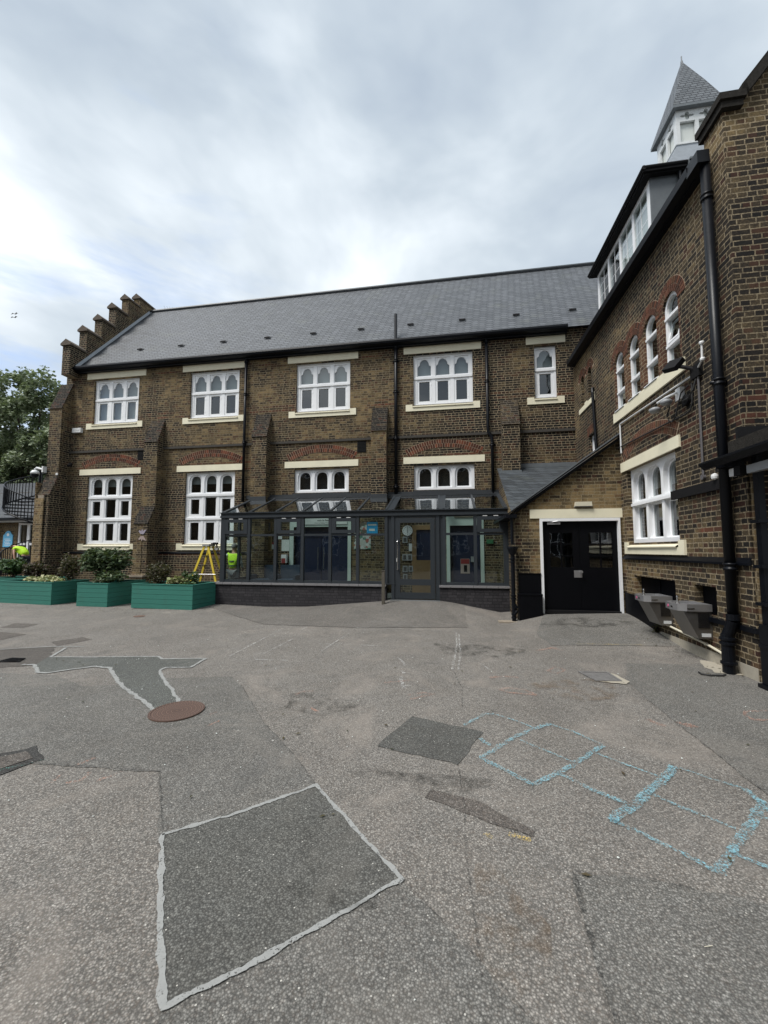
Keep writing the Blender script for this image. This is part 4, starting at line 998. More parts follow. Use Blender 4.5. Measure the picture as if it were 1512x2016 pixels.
# wing roof
mb = MB(); zr = 7.42 + 1.21 * (GX - 3.66)
mb.add([(3.66, 6.28, 7.42), (3.66, 16, 7.42), (GX, 16, zr), (GX, 6.28, zr), (2 * GX - 3.66, 6.28, 7.42), (2 * GX - 3.66, 16, 7.42)], [(0, 1, 2, 3), (3, 2, 5, 4)])
wr = add('roof', mb, 'slate_wing', WG)
# gutter: fascia + trough
mb = MB(); mb.box(3.70, XR - .001, 6.28, 12.66, 7.22, 7.40); mb.plate([(6.28, 0), (12.6, 0), (12.6, .01), (6.28, .01)], [], 'Z', 7.2, 7.21) if 0 else None
mb.plate([(3.70, 7.24), (3.56, 7.25), (3.545, 7.36), (3.555, 7.37), (3.699, 7.36)], [], 'Y', 6.28, 12.62)
mb.box(3.56, 3.72, 6.03, 6.30, 7.2, 7.385)
add('gutter', mb, 'black_gloss', WG)
# main down pipe
mb = MB(); x, y = 3.70, 6.11
mb.tube([(x, y, 7.3), (x, y, .75)], .062, 20)
for zc in (6.72, 3.98, 1.43): mb.lathe([(.062, -.05), (.078, -.045), (.078, -.02), (.066, -.015), (.066, .015), (.078, .02), (.078, .045), (.062, .05)], (x, y, zc), 16)
mb.box(x - .1, XR, y - .02, y + .02, 3.955, 3.995)
dp = add('downpipe', mb, 'black_gloss', WG, smooth=True)
mb = MB(); mb.tube([(x, y, .80), (x, y - .0, .72)], .078, 14); mb.tube([(x, y, .72), (x - .01, y + .05, .60), (x - .03, y + .09, .50)], .07, 14); mb.tube([(x - .03, y + .09, .52), (x - .03, y + .09, -.02)], .075, 14)
for zc in (.46, .40, .14): mb.lathe([(.078, -.02), (.094, -.015), (.094, .015), (.078, .02)], (x - .03, y + .09, zc), 16)
add('drain_shoe', mb, 'black_gloss', dp)
# plinth ledge, black base
mb = MB()
for a, b in ((5.86, 9.68),):
    mb.add([(XR - .045, a, 1.45), (XR - .045, b, 1.45), (XR - .045, b, 1.48), (XR - .045, a, 1.48), (XR - .002, b, 1.55), (XR - .002, a, 1.55), (XR - .002, a, 1.45), (XR - .002, b, 1.45)], [(0, 1, 2, 3), (3, 2, 4, 5), (0, 3, 5, 6), (1, 7, 4, 2), (0, 6, 7, 1)])
add('plinth_ledge', mb, 'black_gloss', WG)
mb = MB(); mb.box(XR - .03, XR - .002, 8.33, 9.68, -.2, .72); add('painted_base', mb, 'black_door', WG)
mb = MB(); mb.box(XR - .05, XR - .002, 5.8, 6.75, .60, .665); add('low_ledge', mb, 'black_gloss', WG)
mb = MB(); mb.box(XR - .012, XR - .002, 5.86, 8.32, -.2, .16); add('render_skirt', mb, 'cement', WG)
mb = MB(); mb.box(XR - .03, XR - .001, 9.88, 9.92, 1.0, 1.1) if 0 else None
# arched windows
fX = lambda u, z, d: (XR - d, u, z)
for i, c in enumerate(AC):
    x = XR + .035
    mb = MB()
    lights = [archp(c, .175, 5.77, 5.86, 6.055, 12), rect(c - .175, c + .175, 5.27, 5.69), rect(c - .175, c + .175, 4.87, 5.19)]
    mb.plate(archp(c, .234, 4.801, 5.86, 6.114, 14), lights, 'X', x, x + .08)
    mb.box(x - .02, x - .001, c - .225, c + .225, 5.70, 5.745); mb.box(x - .018, x - .001, c - .225, c + .225, 5.20, 5.245)
    w_ = add('arched_window', mb, 'white', WG)
    mb = MB()
    for a, b in ((5.77, 6.05), (5.27, 5.69), (4.87, 5.19)): mb.quad((x + .04, c - .175, a), (x + .04, c + .175, a), (x + .04, c + .175, b), (x + .04, c - .175, b))
    add('pane', mb, 'glass', w_)
    mb = MB(); mb.add([(XR - .05, c - .235, 4.81), (XR - .05, c + .235, 4.81), (x, c + .235, 4.86), (x, c - .235, 4.86), (XR - .05, c - .235, 4.792), (XR - .05, c + .235, 4.792), (x, c + .235, 4.792), (x, c - .235, 4.792)],
                      [(0, 1, 2, 3), (0, 4, 5, 1), (0, 3, 7, 4), (1, 5, 6, 2), (2, 6, 7, 3)]); add('sill', mb, 'white', w_)
    if i == 0:   # one hopper light stands open
        mb = MB(); mb.plate(rect(c - .17, c + .17, 0, .41), [rect(c - .14, c + .14, .03, .38)], 'X', 0, .03); mb.xform(Matrix.Translation((x - .02, 0, 5.27)) @ Matrix.Rotation(R(16), 4, 'Y')); add('open_light', mb, 'white', w_)
    mb = MB(); h = R(90) if i not in (0, 3) else R(90)
    arc_back(mb.mat(1), c, 5.86, .24, .48, -R(88), R(88), fX, .003 + i * .0006); mb.mat(0)
    voussoirs(mb, c, 5.86, .243, .352, -R(88), R(88), .062, fX, .010 + i * .0006, 0.); voussoirs(mb, c, 5.86, .362, .472, -R(80 if 0 < i < 3 else 88), R(80 if 0 < i < 3 else 88), .066, fX, .012 + i * .0006, 0.)
    add('arch_ring', mb, ['arch_brick_dark', 'mortar'], WG)
mb = MB(); mb.box(XR - .035, XR + .1, 7.03, 9.88, 4.57, 4.79); add('sill_band', mb, 'cream', WG)
for c in (11.42, 12.02):
    mb = MB(); arc_back(mb.mat(1), c, 6.5, .14, .37, -R(85), R(85), fX, .003 if c > 12 else .004); mb.mat(0)
    voussoirs(mb, c, 6.5, .15, .25, -R(85), R(85), .06, fX, .010, 0.); voussoirs(mb, c, 6.5, .26, .36, -R(75), R(75), .066, fX, .0115, 0.); add('arch_ring', mb, ['arch_brick_dark', 'mortar'], WG)
mb = MB(); mb.box(XR - .03, XR + .1, 11.08, 12.32, 5.60, 5.74); mb.box(XR - .03, XR + .1, 11.1, 11.2, 5.741, 5.84); mb.box(XR - .03, XR + .1, 11.64, 11.82, 5.741, 5.79); add('sill_band', mb, 'cream', WG)
mb = MB(); mb.plate(rect(11.181, 11.659, 4.261, 4.779), [rect(11.27, 11.57, 4.34, 4.70)], 'X', XR + .09, XR + .15); w_ = add('window', mb, 'white', WG)
mb = MB(); mb.quad((XR + .12, 11.2, 4.3), (XR + .12, 11.64, 4.3), (XR + .12, 11.64, 4.76), (XR + .12, 11.2, 4.76)); add('pane', mb, 'glass', w_)
mb = MB(); voussoirs(mb, 11.42, 3.9, .92, 1.03, -R(20), R(20), .07, fX, .006, 0.); voussoirs(mb, 11.42, 3.9, 1.04, 1.15, -R(18), R(18), .07, fX, .006, 0.); add('relieving_arch', mb, 'arch_brick_dark', WG)
mb = MB(); voussoirs(mb, 8.45, 1.72, 2.12, 2.235, -R(29), R(29), .07, fX, .007, 0.); voussoirs(mb, 8.45, 1.72, 2.245, 2.36, -R(29), R(29), .07, fX, .007, 0.); arc_back(mb.mat(1), 8.45, 1.72, 2.11, 2.37, -R(29.5), R(29.5), fX, .0025); add('relieving_arch', mb, ['arch_brick_dark', 'mortar'], WG)
# lower wing window
x = XR + .12; mb = MB(); cs = [7.82, 8.435, 9.05]; q = .262
hs = [archp(k, q, 2.68, 3.02, 3.29, pw=.8) for k in cs] + [rect(k - q, k + q, 1.88, 2.57) for k in cs]
mb.plate(rect(7.471, 9.399, 1.80, 3.369), hs, 'X', x - .03, x + .10); mb.box(x - .06, x - .031, 7.48, 9.39, 2.585, 2.64)
w_ = add('window', mb, 'white', WG)
mb = MB()
for k in cs:
    mb.plate(archp(k, q - .001, 2.681, 3.02, 3.289, pw=.8), [archp(k, .222, 2.71, 3.0, 3.26, pw=.8)], 'X', x + .05, x + .09)
    mb.plate(rect(k - q + .001, k + q - .001, 1.881, 2.569), [rect(k - .222, k + .222, 1.91, 2.54)], 'X', x + .05, x + .09)
add('sash', mb, 'white', w_)
mb = MB()
for k in cs:
    for a, b in ((2.68, 3.28), (1.88, 2.57)): mb.quad((x + .065, k - q, a), (x + .065, k + q, a), (x + .065, k + q, b), (x + .065, k - q, b))
add('pane', mb, 'glass', w_)
mb = MB(); mb.box(x + .25, x + .26, 7.4, 9.5, 2.9, 3.35); add('blind', mb, 'blind', w_)
mb = MB(); mb.box(XR - .03, XR + .14, 7.29, 9.62, 3.371, 3.575); add('lintel', mb, 'cream', w_)
mb = MB(); mb.box(XR - .04, XR + .1, 7.28, 9.56, 1.57, 1.70)
for a, b in ((7.28, 7.45), (9.42, 9.56)): mb.box(XR - .04, XR - .002, a, b, 1.701, 1.82)
mb.add([(XR - .07, 7.47, 1.70), (XR - .07, 9.40, 1.70), (XR - .07, 9.40, 1.72), (XR - .07, 7.47, 1.72), (x - .03, 9.36, 1.80), (x - .03, 7.51, 1.80)], [(0, 1, 2, 3), (3, 2, 4, 5)]); add('sill', mb, 'cream', w_)
mb = MB(); mb.box(XR - .05, XR - .002, 6.24, 7.58, 2.51, 2.655); add('timber_board', mb, 'black_matt', WG)
downp = MB(); downp.tube([(XR + .02, 11.13, 5.93), (XR - .05, 11.11, 5.92), (XR - .06, 11.08, 5.8), (XR - .06, 10.95, 4.2)], .035, 8); add('downpipe', downp, 'black_gloss', WG)

# dormer
DX = 4.1
mb = MB(); mb.plate(rect(8.48, 11.42, 7.7, 9.22), [rect(8.60 + i * .70, 9.20 + i * .70, 7.9, 9.12) for i in range(4)], 'X', DX, DX + .08)
dm = add('dormer', mb, 'white', WG)
mb = MB()
for i in range(4):
    a = 8.60 + i * .70
    mb.quad((DX + .022, a, 7.9), (DX + .022, a + .6, 7.9), (DX + .022, a + .6, 9.12), (DX + .022, a, 9.12))
add('pane', mb, 'glass', dm)
mb = MB()
for i in range(4):
    a = 8.60 + i * .70
    mb.box(DX + .012, DX + .021, a + .294, a + .306, 7.9, 9.12)
    for zc in (8.2, 8.5, 8.8): mb.box(DX + .010, DX + .0115, a, a + .6, zc - .006, zc + .006)
add('glazing_bars', mb, 'white', dm)
mb = MB(); mb.box(DX + .10, DX + .11, 8.5, 10.0, 7.7, 9.2); add('blind', mb, 'paper', dm)  # pale sheet added behind the near panes to imitate their bright sky reflection
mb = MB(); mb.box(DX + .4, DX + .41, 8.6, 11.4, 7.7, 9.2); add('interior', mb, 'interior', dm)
mb = MB(); mb.box(3.92, 4.72, 8.30, 11.55, 9.26, 9.36); mb.box(3.95, 4.72, 8.34, 11.5, 9.225, 9.26)
mb.tube([(3.93, 8.28, 9.33), (3.93, 11.56, 9.33)], .045, 8); mb.tube([(3.93, 8.31, 9.34), (4.72, 8.31, 9.34)], .04, 8)
add('flat_roof', mb, 'black_matt', dm)
mb = MB(); mb.box(DX + .001, 6.4, 8.44, 8.479, 7.6, 9.224); add('cheek', mb, 'lead', dm)
mb = MB(); mb.box(DX + .081, 6.4, 11.43, 11.46, 7.6, 9.224); add('cheek', mb, 'lead', dm)
mb = MB(); mb.tube([(4.62, 8.38, 9.25), (4.62, 8.38, 7.95)], .035, 8); add('downpipe', mb, 'black_gloss', dm)
mb = MB(); mb.box(4.73, 6.3, 8.25, 8.43, 7.8, 9.32); mb.box(4.73, 6.3, 8.22, 8.43, 9.321, 9.36); add('lead_clad_box', mb, 'lead', WG)

# cupola on the wing ridge
k_ = 6.2 / 7; CX0, CX1 = 6.2 + .12, 6.2 + 1.27 - .12; CY0, CY1 = 12.84 * k_ + .12, 14.27 * k_ - .12
Zc0, Zc1, Za = 1.65 + 12.58 * k_, 1.65 + 13.8 * k_, 1.65 + 16.1 * k_
cmx, cmy = (CX0 + CX1) / 2, (CY0 + CY1) / 2
# open timber lantern: corner posts, rails and mullions, with translucent panels set inside
hwx, hwy = (CX1 - CX0) / 2, (CY1 - CY0) / 2
def lantern_side(mb, inner, ax, k, lo, hi, s):
    z0, z1 = Zc0, Zc1 - .02; c = (lo + hi) / 2; d = (hi - lo)
    h_ = [rect(lo + .09, c - .045, z0 + .10, z0 + .70), rect(c + .045, hi - .09, z0 + .10, z0 + .70)]
    for a, b in ((lo + .09, c - .045), (c + .045, hi - .09)):
        m_ = (a + b) / 2; rr = (b - a) / 2 - .015
        h_.append([(m_ + rr * (.72 + .28 * math.cos(4 * t)) * math.cos(t), z0 + .86 + rr * .72 * (.72 + .28 * math.cos(4 * t)) * math.sin(t)) for t in [i * math.pi / 12 for i in range(24)]])
    mb.plate(rect(lo, hi, z0, z1), h_, ax, k, k + s * .06)
    inner.plate(rect(lo + .05, hi - .05, z0 + .05, z1 - .05), [], ax, k + s * .08, k + s * .085)
mb = MB(); inn = MB()
lantern_side(mb, inn, 'Y', CY0, CX0, CX1, 1); lantern_side(mb, inn, 'Y', CY1, CX0, CX1, -1)
lantern_side(mb, inn, 'X', CX0, CY0 + .061, CY1 - .061, 1); lantern_side(mb, inn, 'X', CX1, CY0 + .061, CY1 - .061, -1)
cu_ = add('cupola', mb, 'white_old', WG)
add('pane', inn, 'paper', cu_)
mb = MB(); mb.add([(6.2, 12.84 * k_, Zc1 + .03), (7.47, 12.84 * k_, Zc1 + .03), (7.47, 14.27 * k_, Zc1 + .03), (6.2, 14.27 * k_, Zc1 + .03),
                   (cmx - .33, cmy - .37, Zc1 + .95), (cmx + .33, cmy - .37, Zc1 + .95), (cmx + .33, cmy + .37, Zc1 + .95), (cmx - .33, cmy + .37, Zc1 + .95), (cmx, cmy, Za)],
                  [(0, 1, 5, 4), (1, 2, 6, 5), (2, 3, 7, 6), (3, 0, 4, 7), (4, 5, 8), (5, 6, 8), (6, 7, 8), (7, 4, 8), (3, 2, 1, 0)])
sp_ = add('spire', mb, 'slate_spire', cu_)
mb = MB(); mb.tube([(cmx, cmy, Za - .15), (cmx, cmy, Za + .16)], .015, 6); mb.lathe([(.05, -.22), (.03, 0)], (cmx, cmy, Za), 8); add('finial', mb, 'lead', cu_)
mb = MB(); mb.box(6.2, 7.47, 12.84 * k_, 14.27 * k_, Zc1 - .045, Zc1 + .028); add('eaves_board', mb, 'lead', cu_)
mb = MB()
for i in range(8):
    a = i * .09 * 1.0; z1 = Zc0 - .03 - i * .17; mb.box(CX0 - .05 - a, CX1 + .05 + a, CY0 - .05 - a, CY1 + .05 + a, z1 - .17, z1 - .002 * 0)
add('base', mb, 'lead_light', cu_)
mb = MB(); mb.box(CX0 - .07, CX1 + .07, CY0 - .07, CY1 + .07, Zc0 - .03, Zc0 - .001); add('base_moulding', mb, 'white_old', cu_)

# canopy at the right edge
CN = thing('canopy', 'black roofed canopy on a black post at the right edge', 'canopy', (3.75, 5.4, 0))
mb = MB(); mb.box(3.60, 5.2, 2.5, 5.84, 2.86, 3.06); add('fascia', mb, 'dark_slab', CN)
mb = MB(); mb.box(3.50, 5.2, 2.5, 5.83, 2.80, 2.858); mb.plate([(3.50, 2.80), (3.50, 2.76), (3.44, 2.83), (3.44, 2.858), (3.50, 2.858)], [], 'Y', 2.5, 6.2); mb.box(3.56, 3.79, 5.86, 6.04, 2.74, 2.84); add('gutter', mb, 'black_gloss', CN)
mb = MB(); mb.add([(3.65, 2.5, 3.062), (3.65, 5.84, 3.062), (5.2, 5.84, 3.45), (5.2, 2.5, 3.45)], [(0, 1, 2, 3)]); mb.box(3.7, 4.5, 5.80, 5.845, 3.09, 3.25); add('roof_sheet', mb, 'black_matt', CN)
mb = MB(); mb.box(3.70, 3.77, 5.52, 5.60, .75, 2.80); mb.box(3.67, 3.79, 5.49, 5.62, -.02, .76); mb.box(3.64, 3.82, 5.46, 5.65, -.02, .05)
for z in (2.0, 1.45, 1.0, .5): mb.box(3.66, 3.80, 5.48, 5.63, z - .02, z + .02)
add('post', mb, 'black_gloss', CN)
mb = MB(); mb.box(3.64, 3.70, 4.6, 5.6, 2.60, 2.70); add('strip_light', mb, 'grey_plastic', CN)
mb = MB(); mb.box(3.80, 3.84, 5.82, 5.849, .0, 2.6); mb.box(3.79, 3.845, 5.84, 5.849, 0, 2.6); mb = MB(); mb.box(3.83, 3.90, 5.815, 5.849, .62, 2.65); add('corner_batten', mb, 'brick_yellow', CN)
mb = MB(); mb.box(3.66, 3.74, 5.80, 5.95, 2.62, 2.72); o = add('canopy_sensor', mb, 'white_plastic', None, 'small white box and black sensor under the canopy edge', 'sensor')
mb = MB(); mb.box(3.62, 3.70, 5.68, 5.799, 2.6, 2.72); add('lens', mb, 'black_matt', o)

# ------------------------------------------------------------------ brick shed between porch and wing
YL = 9.72
SH = thing('brick_shed', 'brick lean-to with mono-pitch slate roof and black double doors', 'outbuilding', (2.6, YL, 0))
mb = MB(); mb.plate([(1.5, -.3), (XR - .001, -.3), (XR - .001, 4.14), (1.5, 2.50)], [rect(2.03, 3.74, .22, 2.37)], 'Y', YL, YL + .25)
add('wall', mb, 'brick_lean', SH)
mb = MB(); mb.plate([(YL + .25, -.3), (YW - .002, -.3), (YW - .002, 4.0), (10.05, 2.45), (YL + .25, 2.45)], [], 'X', 1.5, 1.62); add('wall', mb, 'brick_lean', SH)
mb = MB(); mb.add([(1.46, 10.1, 2.58), (1.46, YW - .002, 4.2), (XR - .002, YW - .002, 4.2)], [(0, 1, 2)]); add('roof', mb, 'slate_lean', SH)
mb = MB(); mb.add([(1.46, 10.1, 2.575), (XR - .002, YW - .002, 4.195), (XR - .002, YL - .08, 4.2), (1.42, YL - .08, 2.54)], [(0, 1, 2, 3)]); add('roof', mb, 'slate_lean', SH)
mb = MB(); mb.box(2.13, XR - .003, YW - .03, YW - .002, 4.19, 4.32); mb.box(1.5, 2.14, 12.46, 12.499, 3.95, 4.06); add('lead_flashing', mb, 'lead', SH)
# verge boards
mb = MB(); mb.plate([(1.36, 2.42), (XR - .004, 4.14), (XR - .004, 4.21), (1.36, 2.49)], [], 'Y', YL - .10, YL - .001)
mb.plate([(1.30, 2.455), (XR - .004, 4.235), (XR - .004, 4.27), (1.30, 2.49)], [], 'Y', YL - .14, YL - .02) ; add('verge', mb, 'black_matt', SH)
mb = MB(); mb.plate([(1.42, 2.585), (XR - .004, 4.272), (XR - .004, 4.30), (1.42, 2.61)], [], 'Y', YL - .12, YL + .06); add('lead_capping', mb, 'lead', SH)
mb = MB(); mb.box(1.82, XR - .002, YL - .03, YL - .001, 2.38, 2.585); add('lintel', mb, 'cream', SH)
mb = MB(); mb.plate(rect(2.03, 3.745, .22, 2.375), [rect(2.09, 3.70, .22, 2.31)], 'Y', YL - .035, YL + .08); add('door_frame', mb, 'white', SH)
mb = MB(); gl = []
for a in (2.26, 3.10): gl += [rect(a + i * .26, a + i * .26 + .235, 1.26 + j * .27, 1.26 + j * .27 + .245) for i in range(2) for j in range(3)]
mb.plate(rect(2.092, 2.893, .30, 2.305), gl[:6], 'Y', YL + .05, YL + .10); mb.plate(rect(2.899, 3.698, .30, 2.305), gl[6:], 'Y', YL + .05, YL + .10)
ddr = add('double_door', mb, 'black_door', SH)
mb = MB(); mb.quad((2.2, YL + .08, 1.2), (3.65, YL + .08, 1.2), (3.65, YL + .08, 2.1), (2.2, YL + .08, 2.1)); add('pane', mb, 'glass', ddr)
mb = MB(); mb.box(2.76, 2.93, YL + .04, YL + .049, 1.03, 1.19); mb.lathe([(.02, 0), (.02, .05), (.035, .06), (.03, .09)], (0, 0, 0), 12).xform(Matrix.Translation((2.895, YL + .04, 1.16)) @ Matrix.Rotation(R(90), 4, 'X'), len(mb.v) - 48); add('lock_plate', mb, 'steel', ddr)
mb = MB(); mb.box(2.20, 2.48, YL - .02, YL + .045, 2.235, 2.285); mb.tube([(2.25, YL - .01, 2.29), (2.42, YL - .05, 2.31)], .01, 6); add('door_closer', mb, 'steel', ddr)
mb = MB(); mb.box(2.09, 3.70, YL - .03, YL + .1, .16, .295); add('threshold', mb, 'black_matt', SH)
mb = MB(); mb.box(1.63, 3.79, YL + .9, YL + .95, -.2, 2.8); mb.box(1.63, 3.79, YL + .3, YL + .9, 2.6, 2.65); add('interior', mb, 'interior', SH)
mb = MB(); mb.box(1.51, 2.02, YL - .17, YL - .001, -.2, .63); mb.box(1.50, 2.028, YL - .18, YL - .001, .631, .66); mb.box(1.53, 2.02, YL - .05, YL - .001, .661, 1.10); mb.box(1.52, 2.028, YL - .06, YL - .001, 1.101, 1.12); add('painted_plinth', mb, 'black_door', SH)
mb = MB(); mb.box(1.24, 1.50, YL - .2, 12.0, 2.39, 2.47); add('gutter', mb, 'black_gloss', SH)
mb = MB(); mb.plate([(2.80, 2.645), (3.16, 2.645), (3.15, 2.74), (2.81, 2.74)], [], 'Y', YL - .09, YL - .001); o = add('bulkhead_light', mb, 'cream_pipe', None, 'cream rectangular bulkhead light above the black double doors', 'wall light')
mb = MB(); mb.box(2.79, 3.17, YL - .05, YL - .001, 2.625, 2.644); add('base', mb, 'grey_plastic', o)
mb = MB(); x, y = 1.40, YL - .12
mb.tube([(x, y, 2.44), (x, y, 1.78)], .034, 10); mb.lathe([(.06, -.12), (.10, -.02), (.12, .03), (.12, .07)], (x, y, 1.66), 4 * 3); mb.tube([(x, y, 1.6), (x, y, .02)], .045, 10)
for zc in (1.45, 1.38, .62, .55, .2, .12): mb.lathe([(.045, -.02), (.06, -.015), (.06, .015), (.045, .02)], (x, y, zc), 12)
mb.tube([(x, y, .42), (x + .05, y, .34), (x + .05, y, .26), (x, y, .2)], .05, 8)
add('downpipe', mb, 'black_gloss', SH)
mb = MB(); mb.box(1.05, 1.42, YL - .24, YL - .02, -.02, .045); mb.box(1.42, 1.62, YL - .26, YL - .18, -.02, .05); add('gully_kerb', mb, 'pale_stone', None, 'low stone gully kerb at the foot of the black pipe by the brick shed', 'kerb')

# ------------------------------------------------------------------ planters and planting
def planter(loc, wd, dp, rz, label, h=.66):
    o = thing('planter', label, 'planter', (0, 0, 0), 'green wooden planters')
    mb = MB(); n = 5; bh = h / n
    for i in range(n):
        z0, z1 = i * bh + .003, (i + 1) * bh - .003; jx = .002 * (i % 2)
        mb.box(-wd, 0, 0 + jx, .03, z0, z1); mb.box(-wd, 0, dp - .03, dp - jx, z0, z1)
        mb.box(-wd + jx, -wd + .03, .0305, dp - .0305, z0, z1); mb.box(-.03, -jx, .0305, dp - .0305, z0, z1)
    for a in (-wd + .031, -.09):
        for b in (.031, dp - .09): mb.box(a, a + .058, b, b + .058, 0, h - .01)
    add('boards', mb, 'teal', o)
    mb = MB(); mb.box(-wd - .012, .012, -.012, .055, h - .002, h + .02); mb.box(-wd - .012, .012, dp - .055, dp + .012, h - .002, h + .02)
    mb.box(-wd - .012, -wd + .055, .0555, dp - .0555, h - .002, h + .02); mb.box(-.055, .012, .0555, dp - .0555, h - .002, h + .02); add('rim', mb, 'teal', o)
    mb = MB(); mb.box(-wd + .03, -.03, .03, dp - .03, h - .3, h - .07); add('soil', mb, 'soil', o)
    o.location = loc; o.rotation_euler = (0, 0, rz)
    return o
planter((-11.76, 10.3, .015), 2.22, 1.15, R(-6), 'long green planter at the left with cream leaved ground cover')
planter((-9.76, 10.21, .015), 1.06, 1.4, R(-2), 'short green planter holding the big glossy shrub, middle of the row')
planter((-6.9, 9.97, .03), 1.99, 1.05, R(-4), 'long green planter in front of the yellow ladder, right end of the row')
planter((-13.4, 11.55, .015), 2.6, .9, R(-2), 'green planter behind the others at the left edge of the frame')

def leaves(mb, pts, size, flat=.4, rnd=random, asp=.45):
    for (x, y, z) in pts:
        s = size * rnd.uniform(.7, 1.3); a = rnd.uniform(0, 6.283); e = rnd.uniform(-.9, .5); r0 = rnd.uniform(-1, 1)
        d = Vector((math.cos(a) * math.cos(e), math.sin(a) * math.cos(e), math.sin(e)))
        sd_ = d.cross(Vector((0, 0, 1))).normalized(); up = sd_.cross(d)
        sd_ = (sd_ * math.cos(r0) + up * math.sin(r0)) * s * asp; P0 = Vector((x, y, z)); up = d.cross(sd_).normalized() * s * .12
        mb.add([P0, P0 + d * s * .5 + sd_ - up * -1, P0 + d * s, P0 + d * s * .5 - sd_ + up], [(0, 1, 2), (0, 2, 3)])
def bush(name, label, c, rad, n, size, m, stems=8, z0=None, shell=.45, cat='shrub', clumps=14, asp=.45):
    rnd = random.Random(hash(label) % 1000 if 0 else sum(map(ord, label)))
    o = thing(name, label, cat, (c[0], c[1], z0 if z0 is not None else c[2] - rad[2]))
    cl = []
    for i in range(clumps):
        u = Vector((rnd.gauss(0, 1), rnd.gauss(0, 1), rnd.gauss(0, .8))).normalized() * rnd.uniform(.35, 1.)
        cl.append((Vector((c[0] + u.x * rad[0] * .72, c[1] + u.y * rad[1] * .72, c[2] + u.z * rad[2] * .72)), rnd.uniform(.25, .48)))
    pts = []
    for i in range(n):
        q, r = rnd.choice(cl); u = Vector((rnd.gauss(0, 1), rnd.gauss(0, 1), rnd.gauss(0, 1))).normalized() * rnd.uniform(.5, 1.) ** .6 * r
        pts.append((q.x + u.x * rad[0], q.y + u.y * rad[1], q.z + u.z * rad[2]))
    mb = MB(); leaves(mb, pts, size, rnd=rnd, asp=asp); add('foliage', mb, m, o, recalc=False)
    mb = MB(); b = ORG[o.name]
    for i in range(stems):
        q = rnd.choice(cl)[0]; mid = (b * .5 + q * .5) + Vector((rnd.uniform(-.05, .05), rnd.uniform(-.05, .05), 0))
        st = b + Vector((rnd.uniform(-.1, .1), rnd.uniform(-.08, .08), -.03)); mb.tube([st, mid, q], .012, 5, rs=[.016, .011, .005])
    add('stems', mb, 'bark', o)
    return o
bush('rhododendron', 'large glossy dark green shrub spreading over the middle planter', (-10.52, 10.9, 1.38), (.82, .62, .55), 3000, .135, 'leaf_rhodo', 14, .6, clumps=26, asp=.30)
bush('low_shrub', 'lower drooping skirt of green leaves at the front of the middle planter', (-10.12, 10.62, .86), (.55, .36, .24), 700, .11, 'leaf_rhodo', 6, .6, asp=.3)
bush('ground_cover', 'cream and green variegated ground cover filling the left planter', (-12.55, 10.85, .72), (.85, .42, .13), 1500, .09, 'leaf_cream', 8, .6, cat='plant', clumps=30, asp=.5)
bush('brown_shrub', 'sparse olive brown shrub against the end buttress behind the left planter', (-12.15, 11.25, 1.12), (.36, .3, .58), 1000, .06, 'leaf_olive', 10, .6, clumps=18)
bush('green_bush', 'bright green bush in the planter at the left edge', (-15.3, 11.95, 1.05), (.55, .4, .42), 1500, .09, 'leaf_green', 8, .6)
bush('brown_shrub', 'purple brown feathery shrub beside the bright green bush', (-14.3, 11.9, .98), (.62, .35, .36), 1700, .06, 'leaf_purple', 10, .6, clumps=24)
bush('brown_shrub', 'wiry brown green shrub at the left of the right hand planter', (-8.45, 10.55, .95), (.46, .36, .44), 1500, .055, 'leaf_olive', 14, .6, clumps=22)
bush('cream_plant', 'cream and lime leaved plant in the middle of the right hand planter', (-7.75, 10.4, .78), (.34, .28, .19), 420, .085, 'leaf_cream', 6, .6, cat='plant', asp=.5)
bush('green_shrub', 'small dark green shrub behind the cream leaved plant', (-7.55, 10.75, .88), (.36, .22, .26), 520, .06, 'leaf_green', 6, .6)
bush('weed', 'small weed growing at the foot of the wing wall under the drinking fountain', (3.76, 8.28, .2), (.07, .1, .14), 150, .04, 'leaf_olive', 3, .05, cat='plant', clumps=6)
bush('lime_plant', 'bright lime plant at the right end of the right hand planter', (-7.2, 10.15, .71), (.28, .1, .07), 200, .08, 'leaf_green', 3, .6, cat='plant', clumps=8)

# big tree behind the left end
def tree(label, base, h, crowns, n, size, m='leaf_tree', tr=.35):
    rnd = random.Random(len(label) * 13)
    o = thing('tree', label, 'tree', base)
    mb = MB(); b = Vector(base)
    mb.tube([b, b + Vector((.15, 0, h * .3)), b + Vector((-.1, 0, h * .5)), b + Vector((.3, 0, h * .7))], tr, 9, rs=[tr, tr * .8, tr * .6, tr * .3])
    cl = []
    for (c, r) in crowns:
        c = Vector(c); mb.tube([b + Vector((0, 0, h * rnd.uniform(.22, .42))), (b + Vector((0, 0, h * .5))).lerp(c, .55), c], .12, 6, rs=[tr * .45, tr * .25, .04])
        for i in range(max(5, int(13 * r[0]))):
            u = Vector((rnd.gauss(0, 1), rnd.gauss(0, 1), rnd.gauss(0, 1))).normalized() * rnd.uniform(.55, 1.05)
            cl.append((Vector((c.x + u.x * r[0], c.y + u.y * r[1], c.z + u.z * r[2])), rnd.uniform(.35, .75)))
    add('trunk', mb, 'bark', o)
    pts = []
    for i in range(n):
        q, r = rnd.choice(cl); u = Vector((rnd.gauss(0, 1), rnd.gauss(0, 1), rnd.gauss(0, .8))).normalized() * rnd.random() ** .45 * r; pts.append(q + u)
    mb = MB(); leaves(mb, pts, size, rnd=rnd, asp=.42); add('crown', mb, m, o, recalc=False)
    return o
